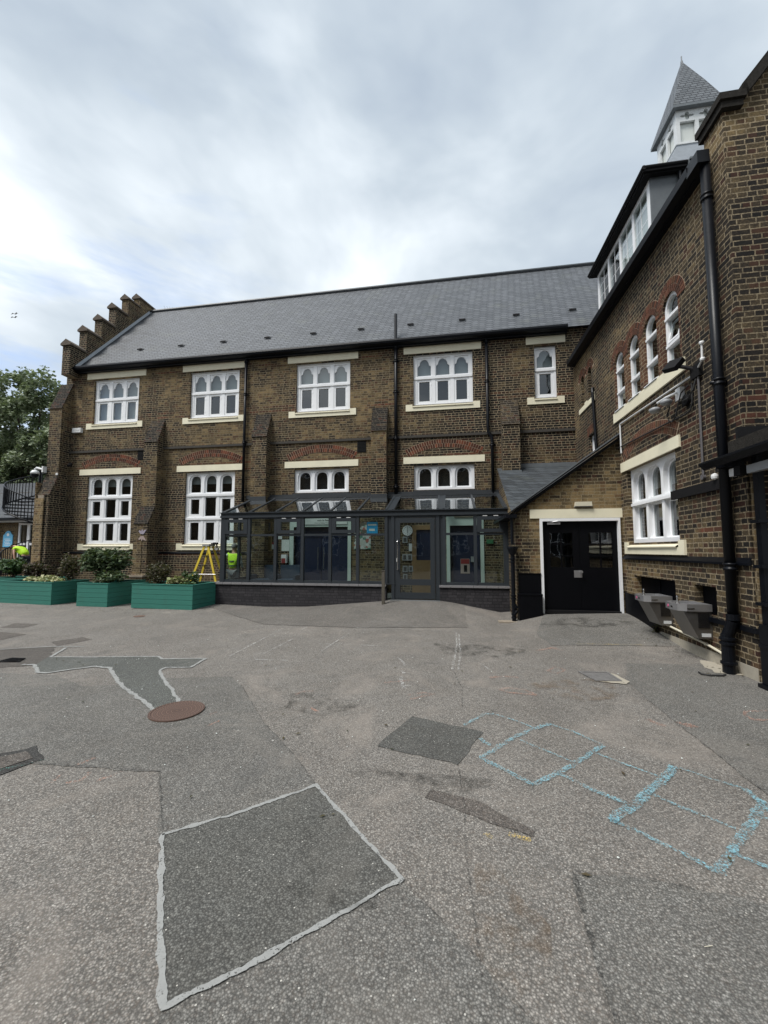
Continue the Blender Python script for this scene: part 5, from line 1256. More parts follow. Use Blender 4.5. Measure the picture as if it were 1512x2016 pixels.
tree('tall dark green tree behind the spiral staircase at the left', (-33.5, 27, 0), 16, [((-35.8, 27, 14.6), (2.2, 2, 1.7)), ((-32.7, 27, 14.4), (2.0, 2, 1.9)), ((-30.4, 27, 12.6), (1.6, 1.8, 2.0)), ((-34.5, 26.5, 11.6), (2.8, 2, 2.2)), ((-31.6, 26.5, 9.4), (2.4, 2, 2.0)), ((-36.0, 26.5, 8.3), (2.4, 2, 1.8)), ((-33.5, 26, 7.2), (2.3, 1.8, 1.4)), ((-29.6, 26.5, 9.8), (1.4, 1.5, 1.6))], 22000, .26)
tree('darker round tree standing beyond the annexe roof', (-31.0, 33, 0), 11, [((-34.5, 33, 6.8), (3., 2, 2.3)), ((-39, 33, 7.6), (3.4, 2, 3.)), ((-42.5, 33, 9.), (3.2, 2, 4.)), ((-37.5, 33, 11.5), (3.2, 2, 3.)), ((-43, 33, 14), (3., 2, 3.))], 15000, .34)

# ------------------------------------------------------------------ annexe and spiral stair at the far left
YA = 19.0
AN = thing('annexe', 'single storey yellow brick annexe with slate roof and white framed windows beyond the stair', 'building', (-26, YA, 0))
mb = MB(); mb.plate([(-34, -.2), (-18, -.2), (-18, 3.3), (-34, 3.3)], [rect(-24.2, -21.5, .4, 3.2)], 'Y', YA, YA + .3); add('wall', mb, 'brick_annexe', AN)
mb = MB(); mb.add([(-34, YA - .35, 3.38), (-18, YA - .35, 3.38), (-18, YA + 4.2, 6.3), (-34, YA + 4.2, 6.3), (-18, YA + 8, 3.4), (-34, YA + 8, 3.4)], [(0, 1, 2, 3), (3, 2, 4, 5)]); add('roof', mb, 'slate_annexe', AN)
mb = MB(); mb.box(-34, -18, YA - .48, YA - .34, 3.30, 3.45); add('gutter', mb, 'black_gloss', AN)
mb = MB(); mb.box(-34, -18, YA - .34, YA - .02, 3.22, 3.295); add('fascia', mb, 'white_old', AN)
mb = MB(); mb.tube([(-25.42, YA - .1, 3.3), (-25.42, YA - .1, 0)], .06, 8); add('downpipe', mb, 'black_gloss', AN)
mb = MB(); mb.plate(rect(-24.2, -21.5, .4, 3.2), [rect(-24.08, -23.6, 2.05, 3.08), rect(-24.08, -23.6, .5, 1.93), rect(-23.42, -22.6, 2.05, 3.08), rect(-23.42, -22.6, .5, 1.93), rect(-22.5, -21.6, .5, 3.08)], 'Y', YA + .05, YA + .12); wn = add('window', mb, 'white', AN)
mb = MB(); mb.quad((-24.1, YA + .09, .5), (-21.6, YA + .09, .5), (-21.6, YA + .09, 3.1), (-24.1, YA + .09, 3.1)); add('pane', mb, 'glass', wn)
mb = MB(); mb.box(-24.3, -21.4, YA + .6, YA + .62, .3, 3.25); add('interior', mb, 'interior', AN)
for (x0, x1, zt, y) in ((-26.6, -25.5, 6.9, 22.8), (-25.5, -24.2, 7.7, 23.), (-36, -27.0, 5.3, 21.8)):
    mb = MB(); mb.box(x0, x1, y, y + .7, 3.4, zt); ch = add('chimney' if x1 > -24.5 else 'parapet', mb, 'brick_annexe', AN)
    mb = MB(); mb.box(x0 - .05, x1 + .05, y - .05, y + .75, zt, zt + .1); add('cap', mb, 'coping_stone', ch)
sgn = MB(); sgn.plate([(-25.08, 1.82), (-24.44, 1.82), (-24.44, 2.5), (-24.52, 2.54)] + [(-24.76 + .2 * math.cos(a), 2.54 + .2 * math.sin(a)) for a in [math.pi * i / 8 for i in range(1, 8)]] + [(-25.0, 2.54), (-25.08, 2.5)], [], 'Y', YA - .04, YA - .002)
sgn = add('school_board', sgn, 'sign_blue', None, 'pale blue arched sign board with a white crest on the annexe wall', 'sign')
mb = MB()
for k in range(5): mb.box(-24.98 + .05 * (k % 2), -24.55 - .04 * (k % 3), YA - .044, YA - .0405, 1.92 + k * .085, 1.945 + k * .085)
mb.lathe([(.09, 0), (.05, .003)], (0, 0, 0), 7).xform(Matrix.Translation((-24.76, YA - .041, 2.52)) @ Matrix.Rotation(R(90), 4, 'X'), len(mb.v) - 14); add('lettering', mb, 'white', sgn)

ST = thing('spiral_staircase', 'black metal spiral staircase with curved balustrade beside the end buttress', 'staircase', (-19.35, 15.9, 0))
scx, scy, sr = -19.15, 15.9, 1.22
def sp(a, z, r=sr): return (scx + r * math.cos(a), scy + r * math.sin(a), z)
tot = R(505); nst = 25; za, zb = 0., 4.45; A0 = R(-85)
mb = MB()
for i in range(nst):
    a = A0 - tot * i / nst; z = za + (zb - za) * i / nst; a2 = a - tot / nst * 1.05
    mb.add([sp(a, z, .08), sp(a, z), sp(a2, z), sp(a2, z, .08), sp(a, z + .035, .08), sp(a, z + .035), sp(a2, z + .035), sp(a2, z + .035, .08)], [(0, 1, 2, 3), (4, 7, 6, 5), (0, 4, 5, 1), (1, 5, 6, 2), (2, 6, 7, 3)])
mb.box(scx, scx + 1.9, scy + .2, scy + 1.5, zb, zb + .05)
add('treads', mb, 'black_gloss', ST)
mb = MB(); mb.tube([(scx, scy, 0), (scx, scy, 5.4)], .06, 10); add('newel', mb, 'black_gloss', ST)
mb = MB(); hr = [sp(A0 - tot * t, za + (zb - za) * t + 1.05) for t in frange(0, 1, .01)]
mb.tube(hr, .024, 8); add('handrail', mb, 'black_gloss', ST)
mb = MB()
for i in range(88):
    t_ = i / 87; a = A0 - tot * t_; z = za + (zb - za) * t_; mb.tube([sp(a, z), sp(a, z + 1.05)], .018, 5)
mb.tube([sp(A0 - tot * t, za + (zb - za) * t + .02, sr + .01) for t in frange(0, 1, .01)], .04, 6)
add('balusters', mb, 'black_gloss', ST)

# ------------------------------------------------------------------ people
def hand(js, es, wrist, d, side, s=1.):
    """append palm and five curled fingers to a skin graph"""
    d = Vector(d).normalized(); u = Vector(side).normalized(); w0 = Vector(js[wrist][:3]); k = len(js)
    palm = w0 + d * .05 * s; js.append((*palm, .022 * s)); es.append((wrist, k))
    for i, (off, ln) in enumerate(((-.03, .07), (-.011, .08), (.009, .075), (.028, .06))):
        n_ = len(js); a = palm + u * off * s + d * .03 * s; b = a + d * ln * .5 * s; c = b + (d * .6 - d.cross(u) * .5) * ln * .5 * s
        js += [(*a, .010 * s), (*b, .009 * s), (*c, .007 * s)]; es += [(k, n_), (n_, n_ + 1), (n_ + 1, n_ + 2)]
    n_ = len(js); a = palm - u * .035 * s - d * .01 * s; b = a - u * .02 * s + d * .035 * s
    js += [(*a, .011 * s), (*b, .009 * s)]; es += [(k, n_), (n_, n_ + 1)]

def person(label, J, hair, trousers, top, sleeve_skin=True, loc=None, face=(0, -1, 0), hvis=None):
    o = thing('person', label, 'person', loc or (J['pelvis'][0], J['pelvis'][1], J['lfoot'][2] - .03))
    names = ['pelvis', 'belly', 'chest', 'neck', 'head', 'crown', 'lsh', 'lel', 'lwr', 'rsh', 'rel', 'rwr', 'lhip', 'lkn', 'lank', 'ltoe', 'rhip', 'rkn', 'rank', 'rtoe']
    rad = dict(pelvis=.125, belly=.12, chest=.14, neck=.055, head=.088, crown=.07, lsh=.06, lel=.042, lwr=.028, rsh=.06, rel=.042, rwr=.028, lhip=.085, lkn=.058, lank=.042, ltoe=.035, rhip=.085, rkn=.058, rank=.042, rtoe=.035)
    J['lank'] = J['lfoot']; J['rank'] = J['rfoot']
    js = [(*J[n], rad[n]) for n in names]; ix = {n: i for i, n in enumerate(names)}
    E = [('pelvis', 'belly'), ('belly', 'chest'), ('chest', 'neck'), ('neck', 'head'), ('head', 'crown'), ('chest', 'lsh'), ('lsh', 'lel'), ('lel', 'lwr'), ('chest', 'rsh'), ('rsh', 'rel'), ('rel', 'rwr'), ('pelvis', 'lhip'), ('lhip', 'lkn'), ('lkn', 'lank'), ('lank', 'ltoe'), ('pelvis', 'rhip'), ('rhip', 'rkn'), ('rkn', 'rank'), ('rank', 'rtoe')]
    es = [(ix[a], ix[b]) for a, b in E]
    for w_, e_ in (('lwr', 'lel'), ('rwr', 'rel')):
        d = Vector(J[w_]) - Vector(J[e_]); hand(js, es, ix[w_], d, d.cross(Vector((0, .3, 1))))
    mb = skin('body', js, es, 'skin')
    # face: nose, ears
    hd = Vector(J['head']) * .45 + Vector(J['crown']) * .55; fv = Vector(face).normalized(); sv = fv.cross(Vector((0, 0, 1))).normalized()
    nb = hd + fv * .095; mb.add([nb + Vector((0, 0, .03)), nb + sv * .016 + Vector((0, 0, -.025)), nb - sv * .016 + Vector((0, 0, -.025)), nb + fv * .025 + Vector((0, 0, -.02))], [(0, 1, 3), (0, 3, 2), (1, 2, 3)])
    for s in (-1, 1):
        c = hd + sv * s * .088; mb.lathe([(.001, -.03), (.014, -.02), (.018, .01), (.012, .03), (.001, .032)], c, 6)
    bd = add('body', mb, 'skin', o, smooth=True)
    def grow(keys, edges, f, m, nm, lv=2, rr=None):
        js2 = [(*J[k], rad[k] * f if not rr else rr[k]) for k in keys]; es2 = [(keys.index(a), keys.index(b)) for a, b in edges]
        add(nm, skin('c', js2, es2, m, lv=lv), m, o, smooth=True)
    grow(['pelvis', 'lhip', 'lkn', 'lank', 'rhip', 'rkn', 'rank'], [('pelvis', 'lhip'), ('lhip', 'lkn'), ('lkn', 'lank'), ('pelvis', 'rhip'), ('rhip', 'rkn'), ('rkn', 'rank')], 1.17, trousers, 'trousers')
    J['hem'] = tuple(Vector(J['pelvis']).lerp(Vector(J['belly']), .15)); J['collar'] = tuple(Vector(J['chest']).lerp(Vector(J['neck']), .55)); rad['hem'] = .13; rad['collar'] = .085
    J['lcap'] = tuple(Vector(J['lsh']).lerp(Vector(J['lel']), .25)); J['rcap'] = tuple(Vector(J['rsh']).lerp(Vector(J['rel']), .25)); rad['lcap'] = rad['rcap'] = .058
    grow(['hem', 'belly', 'chest', 'collar', 'lsh', 'rsh', 'lcap', 'rcap'], [('hem', 'belly'), ('belly', 'chest'), ('chest', 'collar'), ('chest', 'lsh'), ('chest', 'rsh'), ('lsh', 'lcap'), ('rsh', 'rcap')], 1.30, hvis or 'hivis', 'vest')
    J['lse'] = tuple(Vector(J['lsh']).lerp(Vector(J['lel']), .9)); J['rse'] = tuple(Vector(J['rsh']).lerp(Vector(J['rel']), .9)); rad['lse'] = rad['rse'] = .05
    if top:
        for a, b, c in (('lsh', 'lel', 'lwr'), ('rsh', 'rel', 'rwr')):
            J[c + 'x'] = tuple(Vector(J[b]).lerp(Vector(J[c]), .85)); rad[c + 'x'] = .034
            grow([a, b, c + 'x'], [(a, b), (b, c + 'x')], 1.15, top, 'sleeve')
    mb = MB(); hc = hd - fv * .012 + Vector((0, 0, .012)); prof = []
    n1, n2 = 8, 14; vs = []; fs = []
    ax = (Vector(J['crown']) - Vector(J['head'])).normalized(); side = ax.cross(fv).normalized(); f2 = side.cross(ax).normalized() * -1
    for i in range(n1 + 1):
        ph = math.pi * .60 * i / n1
        for k in range(n2):
            th = 2 * math.pi * k / n2; v = ax * math.cos(ph) + (f2 * math.cos(th) * 1.0 + side * math.sin(th) * .88) * math.sin(ph)
            vs.append(hc + v * (.113 + .004 * math.sin(k * 5 + i * 3)))
    for i in range(n1):
        for k in range(n2): fs.append((i * n2 + k, i * n2 + (k + 1) % n2, (i + 1) * n2 + (k + 1) % n2, (i + 1) * n2 + k))
    mb.add(vs, fs); add('hair', mb, hair, o, smooth=True)
    for a, b in (('lank', 'ltoe'), ('rank', 'rtoe')):
        d = (Vector(J[b]) - Vector(J[a])); d.z = 0; d.normalize(); A = Vector(J[a]); A.z -= .03
        s_ = skin('b', [(*(A - d * .06), .045), (*(A + d * .06), .05), (*(A + d * .17 + Vector((0, 0, -.015))), .038)], [(0, 1), (1, 2)], 'black_matt'); add('boot', s_, 'black_matt', o, smooth=True)
    return o
# worker beside the ladder, back to the camera, right arm reaching to the ladder top
g0 = .05; X0, Y0 = -6.97, 12.15
J = dict(pelvis=(X0, Y0, g0 + .96), belly=(X0, Y0, g0 + 1.12), chest=(X0, Y0 + .0, g0 + 1.36), neck=(X0, Y0 + .01, g0 + 1.54), head=(X0, Y0 + .03, g0 + 1.64), crown=(X0, Y0 + .03, g0 + 1.74),
         lsh=(X0 - .19, Y0, g0 + 1.44), lel=(X0 - .30, Y0 - .1, g0 + 1.40), lwr=(X0 - .40, Y0 - .24, g0 + 1.58), rsh=(X0 + .19, Y0, g0 + 1.44), rel=(X0 + .24, Y0 + .03, g0 + 1.17), rwr=(X0 + .2, Y0 + .2, g0 + 1.0),
         lhip=(X0 - .10, Y0, g0 + .88), lkn=(X0 - .12, Y0 + .02, g0 + .48), lfoot=(X0 - .12, Y0, g0 + .09), ltoe=(X0 - .14, Y0 + .14, g0 + .05), rhip=(X0 + .10, Y0, g0 + .88), rkn=(X0 + .11, Y0 + .02, g0 + .48), rfoot=(X0 + .11, Y0, g0 + .09), rtoe=(X0 + .13, Y0 + .14, g0 + .05))
pw = person('person in a yellow safety vest standing by the ladder at the porch end', J, 'hair_grey', 'cloth_grey', 'cloth_white', face=(0, 1, 0))
mb = MB()
for z in (g0 + 1.10, g0 + 1.24): mb.lathe([(.152, -.022), (.157, -.02), (.157, .02), (.152, .022)], (X0, Y0, z), 20)
add('reflective_band', mb, 'reflective', pw)
# worker bending on the stair
X0, Y0, g0 = -18.5, 14.75, .50
J = dict(pelvis=(X0 + .30, Y0, g0 + .88), belly=(X0 + .14, Y0, g0 + 1.06), chest=(X0 - .10, Y0, g0 + 1.22), neck=(X0 - .28, Y0, g0 + 1.30), head=(X0 - .38, Y0, g0 + 1.30), crown=(X0 - .48, Y0, g0 + 1.27),
         lsh=(X0 - .14, Y0 - .19, g0 + 1.20), lel=(X0 - .02, Y0 - .28, g0 + .98), lwr=(X0 + .06, Y0 - .30, g0 + .78), rsh=(X0 - .14, Y0 + .19, g0 + 1.20), rel=(X0 - .2, Y0 + .22, g0 + .95), rwr=(X0 - .2, Y0 + .15, g0 + .72),
         lhip=(X0 + .28, Y0 - .1, g0 + .80), lkn=(X0 + .02, Y0 - .12, g0 + .46), lfoot=(X0 + .2, Y0 - .12, g0 + .09), ltoe=(X0 + .06, Y0 - .12, g0 + .05), rhip=(X0 + .28, Y0 + .1, g0 + .80), rkn=(X0 + .06, Y0 + .12, g0 + .46), rfoot=(X0 + .24, Y0 + .12, g0 + .09), rtoe=(X0 + .1, Y0 + .12, g0 + .05))
person('person in a yellow vest and dark trousers bending forward by the spiral stair', J, 'hair', 'cloth_dark', None, face=(-.3, 0, -1))
mb = MB(); mb.box(-19.0, -17.8, 14.3, 15.2, .0, .50); add('low_platform', mb, 'cement', None, 'low concrete platform the bending person stands on', 'platform')

# ladder and drill
LD = thing('stepladder', 'yellow fibreglass stepladder opened behind the right hand planter', 'ladder', (-7.62, 11.75, .03))
tz = 1.78
for sx, bxx in ((-1, -8.25), (1, -6.98)):
    for y0, y1 in ((11.62, 11.45), (11.88, 12.05)):
        mb = MB(); a = Vector((-7.62 + sx * .06, y0, tz)); b = Vector((bxx, y1, .04)); d = (b - a).normalized(); n_ = Vector((0, 1, 0)); m_ = d.cross(n_).normalized() * .032; n_ = n_ * .014
        mb.add([a - m_ - n_, a + m_ - n_, a + m_ + n_, a - m_ + n_, b - m_ - n_, b + m_ - n_, b + m_ + n_, b - m_ + n_], [(0, 1, 2, 3), (4, 7, 6, 5), (0, 4, 5, 1), (1, 5, 6, 2), (2, 6, 7, 3), (3, 7, 4, 0)])
        add('stile', mb, 'ladder_yellow', LD)
for i in range(5):
    t_ = .18 + i * .17; z = tz + (.04 - tz) * t_; x = -7.68 + (-8.25 + 7.68) * t_; ya = 11.62 + (11.45 - 11.62) * t_; yb = 11.88 + (12.05 - 11.88) * t_
    mb = MB(); mb.box(x - .035, x + .035, ya, yb, z - .012, z + .012); add('tread', mb, 'steel', LD)
mb = MB(); mb.box(-7.74, -7.50, 11.58, 11.92, tz, tz + .05); add('top_cap', mb, 'grey_plastic', LD)
mb = MB(); mb.tube([(-7.95, 11.5, .9), (-7.2, 11.5, .9)], .008, 5); add('spreader', mb, 'steel', LD)
DRL = thing('cordless_drill', 'dark cordless drill held over the top of the yellow ladder', 'drill', (-7.42, 11.8, 1.66))
mb = MB(); mb.tube([(-7.50, 11.8, 1.86), (-7.34, 11.8, 1.86)], .035, 10); mb.tube([(-7.5, 11.8, 1.86), (-7.57, 11.8, 1.86)], .018, 8); add('motor_housing', mb, 'black_matt', DRL)
mb = MB(); mb.tube([(-7.38, 11.8, 1.84), (-7.36, 11.8, 1.72)], .024, 8); add('grip', mb, 'black_matt', DRL)
mb = MB(); mb.box(-7.43, -7.31, 11.76, 11.84, 1.66, 1.72); add('battery', mb, 'grey_plastic', DRL)

# ------------------------------------------------------------------ drinking fountains
def fountain(y0, label):
    o = thing('drinking_fountain', label, 'drinking fountain', (XR - .2, y0 + .22, .3), 'drinking fountains')
    y1 = y0 + .44
    mb = MB(); mb.plate([(XR - .003, .34), (XR - .19, .34), (XR - .38, .74), (XR - .003, .74)], [], 'Y', y0 + .01, y1 - .01); cb = add('cabinet', mb, 'steel_dark', o)
    mb = MB()
    for k in range(13): mb.box(XR - .19, XR - .04, y0 - .001, y0 + .0095, .50 + k * .0175, .508 + k * .0175)
    add('louvre', mb, 'black_matt', cb)
    mb = MB(); out = [(XR - .003, y0 - .01), (XR - .34, y0 - .01), (XR - .44, y0 + .05), (XR - .46, y0 + .22), (XR - .44, y1 - .05), (XR - .34, y1 + .01), (XR - .003, y1 + .01)]
    inn = [(XR - .08, y0 + .05), (XR - .33, y0 + .05), (XR - .40, y0 + .11), (XR - .41, y0 + .22), (XR - .40, y1 - .11), (XR - .33, y1 - .05), (XR - .08, y1 - .05)]
    mb.plate(out, [], 'Z', .741, .80); mb.plate(out, [inn], 'Z', .8005, .845)
    add('basin', mb, 'steel', o)
    mb = MB(); mb.lathe([(.028, 0), (.028, .10), (.02, .105), (.02, .13), (.013, .135), (.013, .18), (.016, .185), (.012, .20)], (XR - .41, y0 + .10, .76), 12); add('spout', mb, 'chrome', o)
    mb = MB(); mb.lathe([(.024, 0), (.02, .006)], (0, 0, 0), 12).xform(Matrix.Translation((XR - .452, y0 + .28, .79)) @ Matrix.Rotation(R(-90), 4, 'Y')); add('badge', mb, 'pink', o)
    mb = MB(); mb.box(XR - .46, XR - .452, y0 + .15, y0 + .2, .775, .80); mb.box(XR - .34, XR - .24, y0 - .016, y0 - .0105, .775, .79); add('push_bar', mb, 'chrome', o)
    mb = MB(); mb.box(XR - .15, XR - .03, y0 + .003, y0 + .0095, .37, .42); add('label_plate', mb, 'label_paper', o)
    return o
fountain(6.72, 'stainless steel wall drinking fountain nearest the camera, by the black downpipe')
fountain(7.80, 'stainless steel wall drinking fountain farther along, nearer the black doors')
mb = MB(); mb.tube([(XR - .04, 7.95, .33), (XR - .04, 6.85, .25), (XR - .04, 6.5, .2), (XR - .04, 6.42, .17)], .018, 8); mb.lathe([(.024, -.02), (.024, .02)], (XR - .04, 6.85, .25), 8)
add('waste_pipe', mb, 'cream_pipe', None, 'thin cream waste pipe running low along the wall under the drinking fountains', 'pipe')

# ------------------------------------------------------------------ cameras, lights and cables on the wing
FL = thing('floodlight', 'black floodlight angled out from the wing wall beside the sill band', 'floodlight', (XR, 6.75, 4.45))
mb = MB(); mb.box(-.10, .10, -.13, .13, -.04, .04); mb.xform(Matrix.Translation((XR - .22, 6.95, 4.62)) @ Matrix.Rotation(R(-50), 4, 'Y') @ Matrix.Rotation(R(20), 4, 'X')); add('housing', mb, 'black_matt', FL)
mb = MB(); mb.box(-.08, .08, -.11, .11, -.046, -.0405); mb.xform(Matrix.Translation((XR - .22, 6.95, 4.62)) @ Matrix.Rotation(R(-50), 4, 'Y') @ Matrix.Rotation(R(20), 4, 'X')); add('lens', mb, 'glow_grey', FL)
mb = MB(); mb.tube([(XR, 6.72, 4.42), (XR - .12, 6.82, 4.52), (XR - .18, 6.9, 4.58)], .03, 8); mb.box(XR - .06, XR, 6.60, 6.82, 4.3, 4.5); add('bracket', mb, 'black_matt', FL)
mb = MB(); mb.tube([(XR - .06, 6.60, 4.42), (XR - .09, 6.45, 4.47), (XR - .09, 6.44, 4.70)], .014, 8)
for z in (4.47, 4.72): mb.lathe([(.001, -.03), (.03, -.02), (.035, .0), (.03, .02), (.001, .03)], (XR - .09, 6.44, z), 12)
add('wall_sensor', mb, 'white_plastic', None, 'small white jointed sensor bracket beside the floodlight', 'sensor')
CC = thing('cctv_camera', 'pair of pale dome cameras on an arm above the wing window', 'camera', (XR, 7.2, 4.2))
mb = MB(); mb.tube([(XR, 7.16, 4.22), (XR - .1, 7.16, 4.24), (XR - .18, 7.3, 4.22), (XR - .22, 7.5, 4.2)], .02, 8); mb.box(XR - .07, XR, 7.10, 7.24, 4.12, 4.32); add('bracket', mb, 'white_plastic', CC)
for (x, y, z) in ((XR - .17, 7.32, 4.15), (XR - .24, 7.56, 4.10)):
    mb = MB(); mb.lathe([(.001, .045), (.05, .04), (.085, .02), (.09, 0), (.085, -.02), (.06, -.05), (.001, -.06)], (x, y, z), 16); add('dome', mb, 'grey_plastic', CC, smooth=True)
JB = MB(); JB.lathe([(.09, 0), (.09, .05), (.07, .06)], (0, 0, 0), 18); JB.xform(Matrix.Translation((XR - .001, 7.02, 4.06)) @ Matrix.Rotation(R(-90), 4, 'Y')); add('junction_box', JB, 'black_matt', None, 'round black junction box behind the looping cables', 'junction box')
mb = MB(); mb.tube([(XR - .03, 6.86, 4.38), (XR - .03, 9.54, 4.46)], .016, 6); mb.tube([(XR - .03, 9.54, 4.46), (XR - .03, 9.54, 3.80)], .016, 6); add('conduit', mb, 'white_plastic', None, 'white conduit running under the sill band and turning down at its far end', 'conduit')
mb = MB(); mb.tube([(XR - .03, 6.67, 4.30), (XR - .03, 6.69, 2.78)], .017, 6); mb.lathe([(.04, 0), (.04, .04)], (0, 0, 0), 12).xform(Matrix.Translation((XR - .001, 6.71, 2.75)) @ Matrix.Rotation(R(-90), 4, 'Y'), len(mb.v) - 24)
add('conduit', mb, 'grey_conduit', None, 'grey vertical conduit ending in a round box above the black board', 'conduit')
mb = MB(); mb.tube([(XR - .03, 6.84, 4.27), (XR - .03, 6.86, 3.95), (XR - .03, 6.92, 3.86), (XR - .03, 7.06, 3.84), (XR - .03, 7.44, 3.86), (XR - .03, 9.59, 3.95), (XR - .05, 9.95, 3.96)], .014, 6); add('cable', mb, 'hose_rubber', None, 'black cable running from the cameras along the wing wall above the lintel', 'cable')
mb = MB(); mb.tube([(XR - .05, 6.9, 4.26), (XR - .1, 7.02, 4.18), (XR - .1, 7.12, 4.02), (XR - .1, 7.2, 3.86), (XR - .1, 7.3, 3.8), (XR - .1, 7.42, 3.86), (XR - .1, 7.45, 3.98), (XR - .1, 7.36, 4.08)], .011, 6)
mb.tube([(XR - .05, 6.7, 4.28), (XR - .08, 6.74, 4.12), (XR - .08, 6.86, 4.04), (XR - .08, 7.02, 4.05)], .011, 6); add('cable', mb, 'hose_rubber', None, 'loose loops of black cable hanging below the dome cameras', 'cable')
mb = MB(); mb.lathe([(.001, -.05), (.04, -.03), (.045, 0), (.04, .03), (.001, .05)], (XR - .06, 6.38, 2.70), 12); add('bell', mb, 'white_plastic', None, 'small round white fitting tucked beside the black downpipe', 'wall fitting')
# dome camera on the end buttress
CD = thing('cctv_camera', 'white and black dome camera on a white bracket fixed to the end buttress', 'camera', (-14.9, 12.35, 4.5))
mb = MB(); mb.box(-14.76, -14.70, 12.28, 12.42, 4.50, 4.72); mb.tube([(-14.75, 12.35, 4.6), (-15.05, 12.35, 4.68), (-15.12, 12.35, 4.62)], .04, 8); add('bracket', mb, 'white_plastic', CD)
mb = MB(); mb.lathe([(.001, .16), (.08, .14), (.13, .07), (.14, 0)], (-15.12, 12.35, 4.45), 18); add('housing', mb, 'white_plastic', CD, smooth=True)
mb = MB(); mb.lathe([(.13, 0), (.12, -.06), (.08, -.11), (.001, -.14)], (-15.12, 12.35, 4.45), 18); add('dome', mb, 'black_gloss', CD, smooth=True)
mb = MB(); mb.box(-14.20, -14.14, 12.40, 12.425, 4.42, 4.5); mb = MB(); mb.box(-14.28, -14.20, 12.40, 12.428, 4.40, 4.48); add('junction_box', mb, 'white_plastic', None, 'tiny white box on the side of the end buttress', 'junction box')
CM = thing('cctv_camera', 'small black bullet camera on the brick wall beside the end buttress', 'camera', (-14.08, YW, 4.78))
mb = MB(); mb.tube([(-14.08, YW, 4.82), (-14.05, YW - .15, 4.84)], .02, 6); add('bracket', mb, 'black_matt', CM)
mb = MB(); mb.tube([(-14.0, YW - .1, 4.86), (-13.9, YW - .3, 4.76)], .05, 8); add('body', mb, 'black_matt', CM)
# paper birds on the second buttress
for k, (z, m, lb) in enumerate(((2.27, 'lilac', 'lilac bird shaped plaque on the buttress, upper of two'), (2.05, 'pale_pink', 'faded pink bird shaped plaque on the buttress, below the lilac one'))):
    s = 1 if k == 0 else -1; x = -10.42
    q = [(-.13, .02), (-.05, -.07), (.06, -.08), (.13, .02), (.17, .08), (.08, .06), (.05, .02), (.0, .10), (-.03, .02), (-.10, .06)]
    mb = MB(); mb.plate([(x + a, z + b * s) for a, b in q], [], 'Y', 12.185, 12.198); add('bird_plaque', mb, m, None, lb, 'plaque', 'bird plaques')

# ------------------------------------------------------------------ things in the ground
mb = MB(); mb.lathe([(.26, .004), (.26, .014), (.24, .014), (.235, .010), (.001, .010)], (-2.78, 3.83, .004), 48); add('manhole_cover', mb, 'manhole_iron', None, 'round rusty brown manhole cover set in the dark tarmac', 'manhole cover')
DC = MB(); DC.poly([(1.70, 5.90, .012), (2.05, 5.93, .012), (2.08, 5.60, .012), (1.80, 5.56, .012)]); DC.plate([(1.68, 5.92), (2.07, 5.95), (2.10, 5.58), (1.78, 5.54)], [[(1.71, 5.89), (2.04, 5.92), (2.07, 5.61), (1.81, 5.57)]], 'Z', .002, .018); add('drain_cover', DC, 'iron_cover', None, 'square iron drain cover with broken cement edge near the wing', 'drain cover')
add('cement_edge', drape([(1.78, 5.55), (2.1, 5.47), (2.2, 5.6), (2.12, 5.9), (2.06, 5.93), (2.09, 5.58)], .010, j=.03), 'cement', kind='structure', recalc=False)
mb = MB(); mb.lathe([(.13, .003), (.13, .010), (.001, .010)], (-7.68, 9.02, .0), 20); add('inspection_cover', mb, 'rust', None, 'small round rusty cover in front of the right hand planter', 'manhole cover')
GRT = MB(); GRT.plate([(-6.60, 5.02), (-6.28, 5.08), (-6.40, 5.26), (-6.62, 5.22)], [], 'Z', .002, .018)
for k in range(6): GRT.box(-6.58 + k * .045, -6.565 + k * .045, 5.06, 5.22, .0185, .026)
add('drain_grate', GRT, 'black_matt', None, 'black drain grate in the damp patch at the left', 'drain grate')
mb = MB(); mb.tube([(3.26, 6.13, .02), (3.25, 6.05, .02), (3.32, 6.0, .02), (3.48, 6.02, .02), (3.54, 6.06, .02)], .011, 6); add('hose_offcut', mb, 'hose_rubber', None, 'short curved offcut of black hose lying near the wing wall', 'hose')
mb = MB(); mb.tube([(1.02, 1.985, .008), (1.055, 1.995, .008)], .0013, 5); add('twig', mb, 'cream_pipe', None, 'tiny pale twig on the dark tarmac at the lower right', 'twig')
rnd = random.Random(5); mb = MB()
for i in range(150):
    x, y = rnd.uniform(-6, 3.4), rnd.uniform(1.3, 8); s = rnd.uniform(.003, .009); z = gz(x, y) + .008
    mb.add([(x - s, y, z), (x, y - s, z), (x + s, y, z), (x, y + s, z), (x, y, z + s * .8)], [(0, 1, 4), (1, 2, 4), (2, 3, 4), (3, 0, 4)])
add('gravel_specks', mb, 'paper', None, 'scattered pale grit and gum spots on the tarmac', 'grit', kind='stuff')

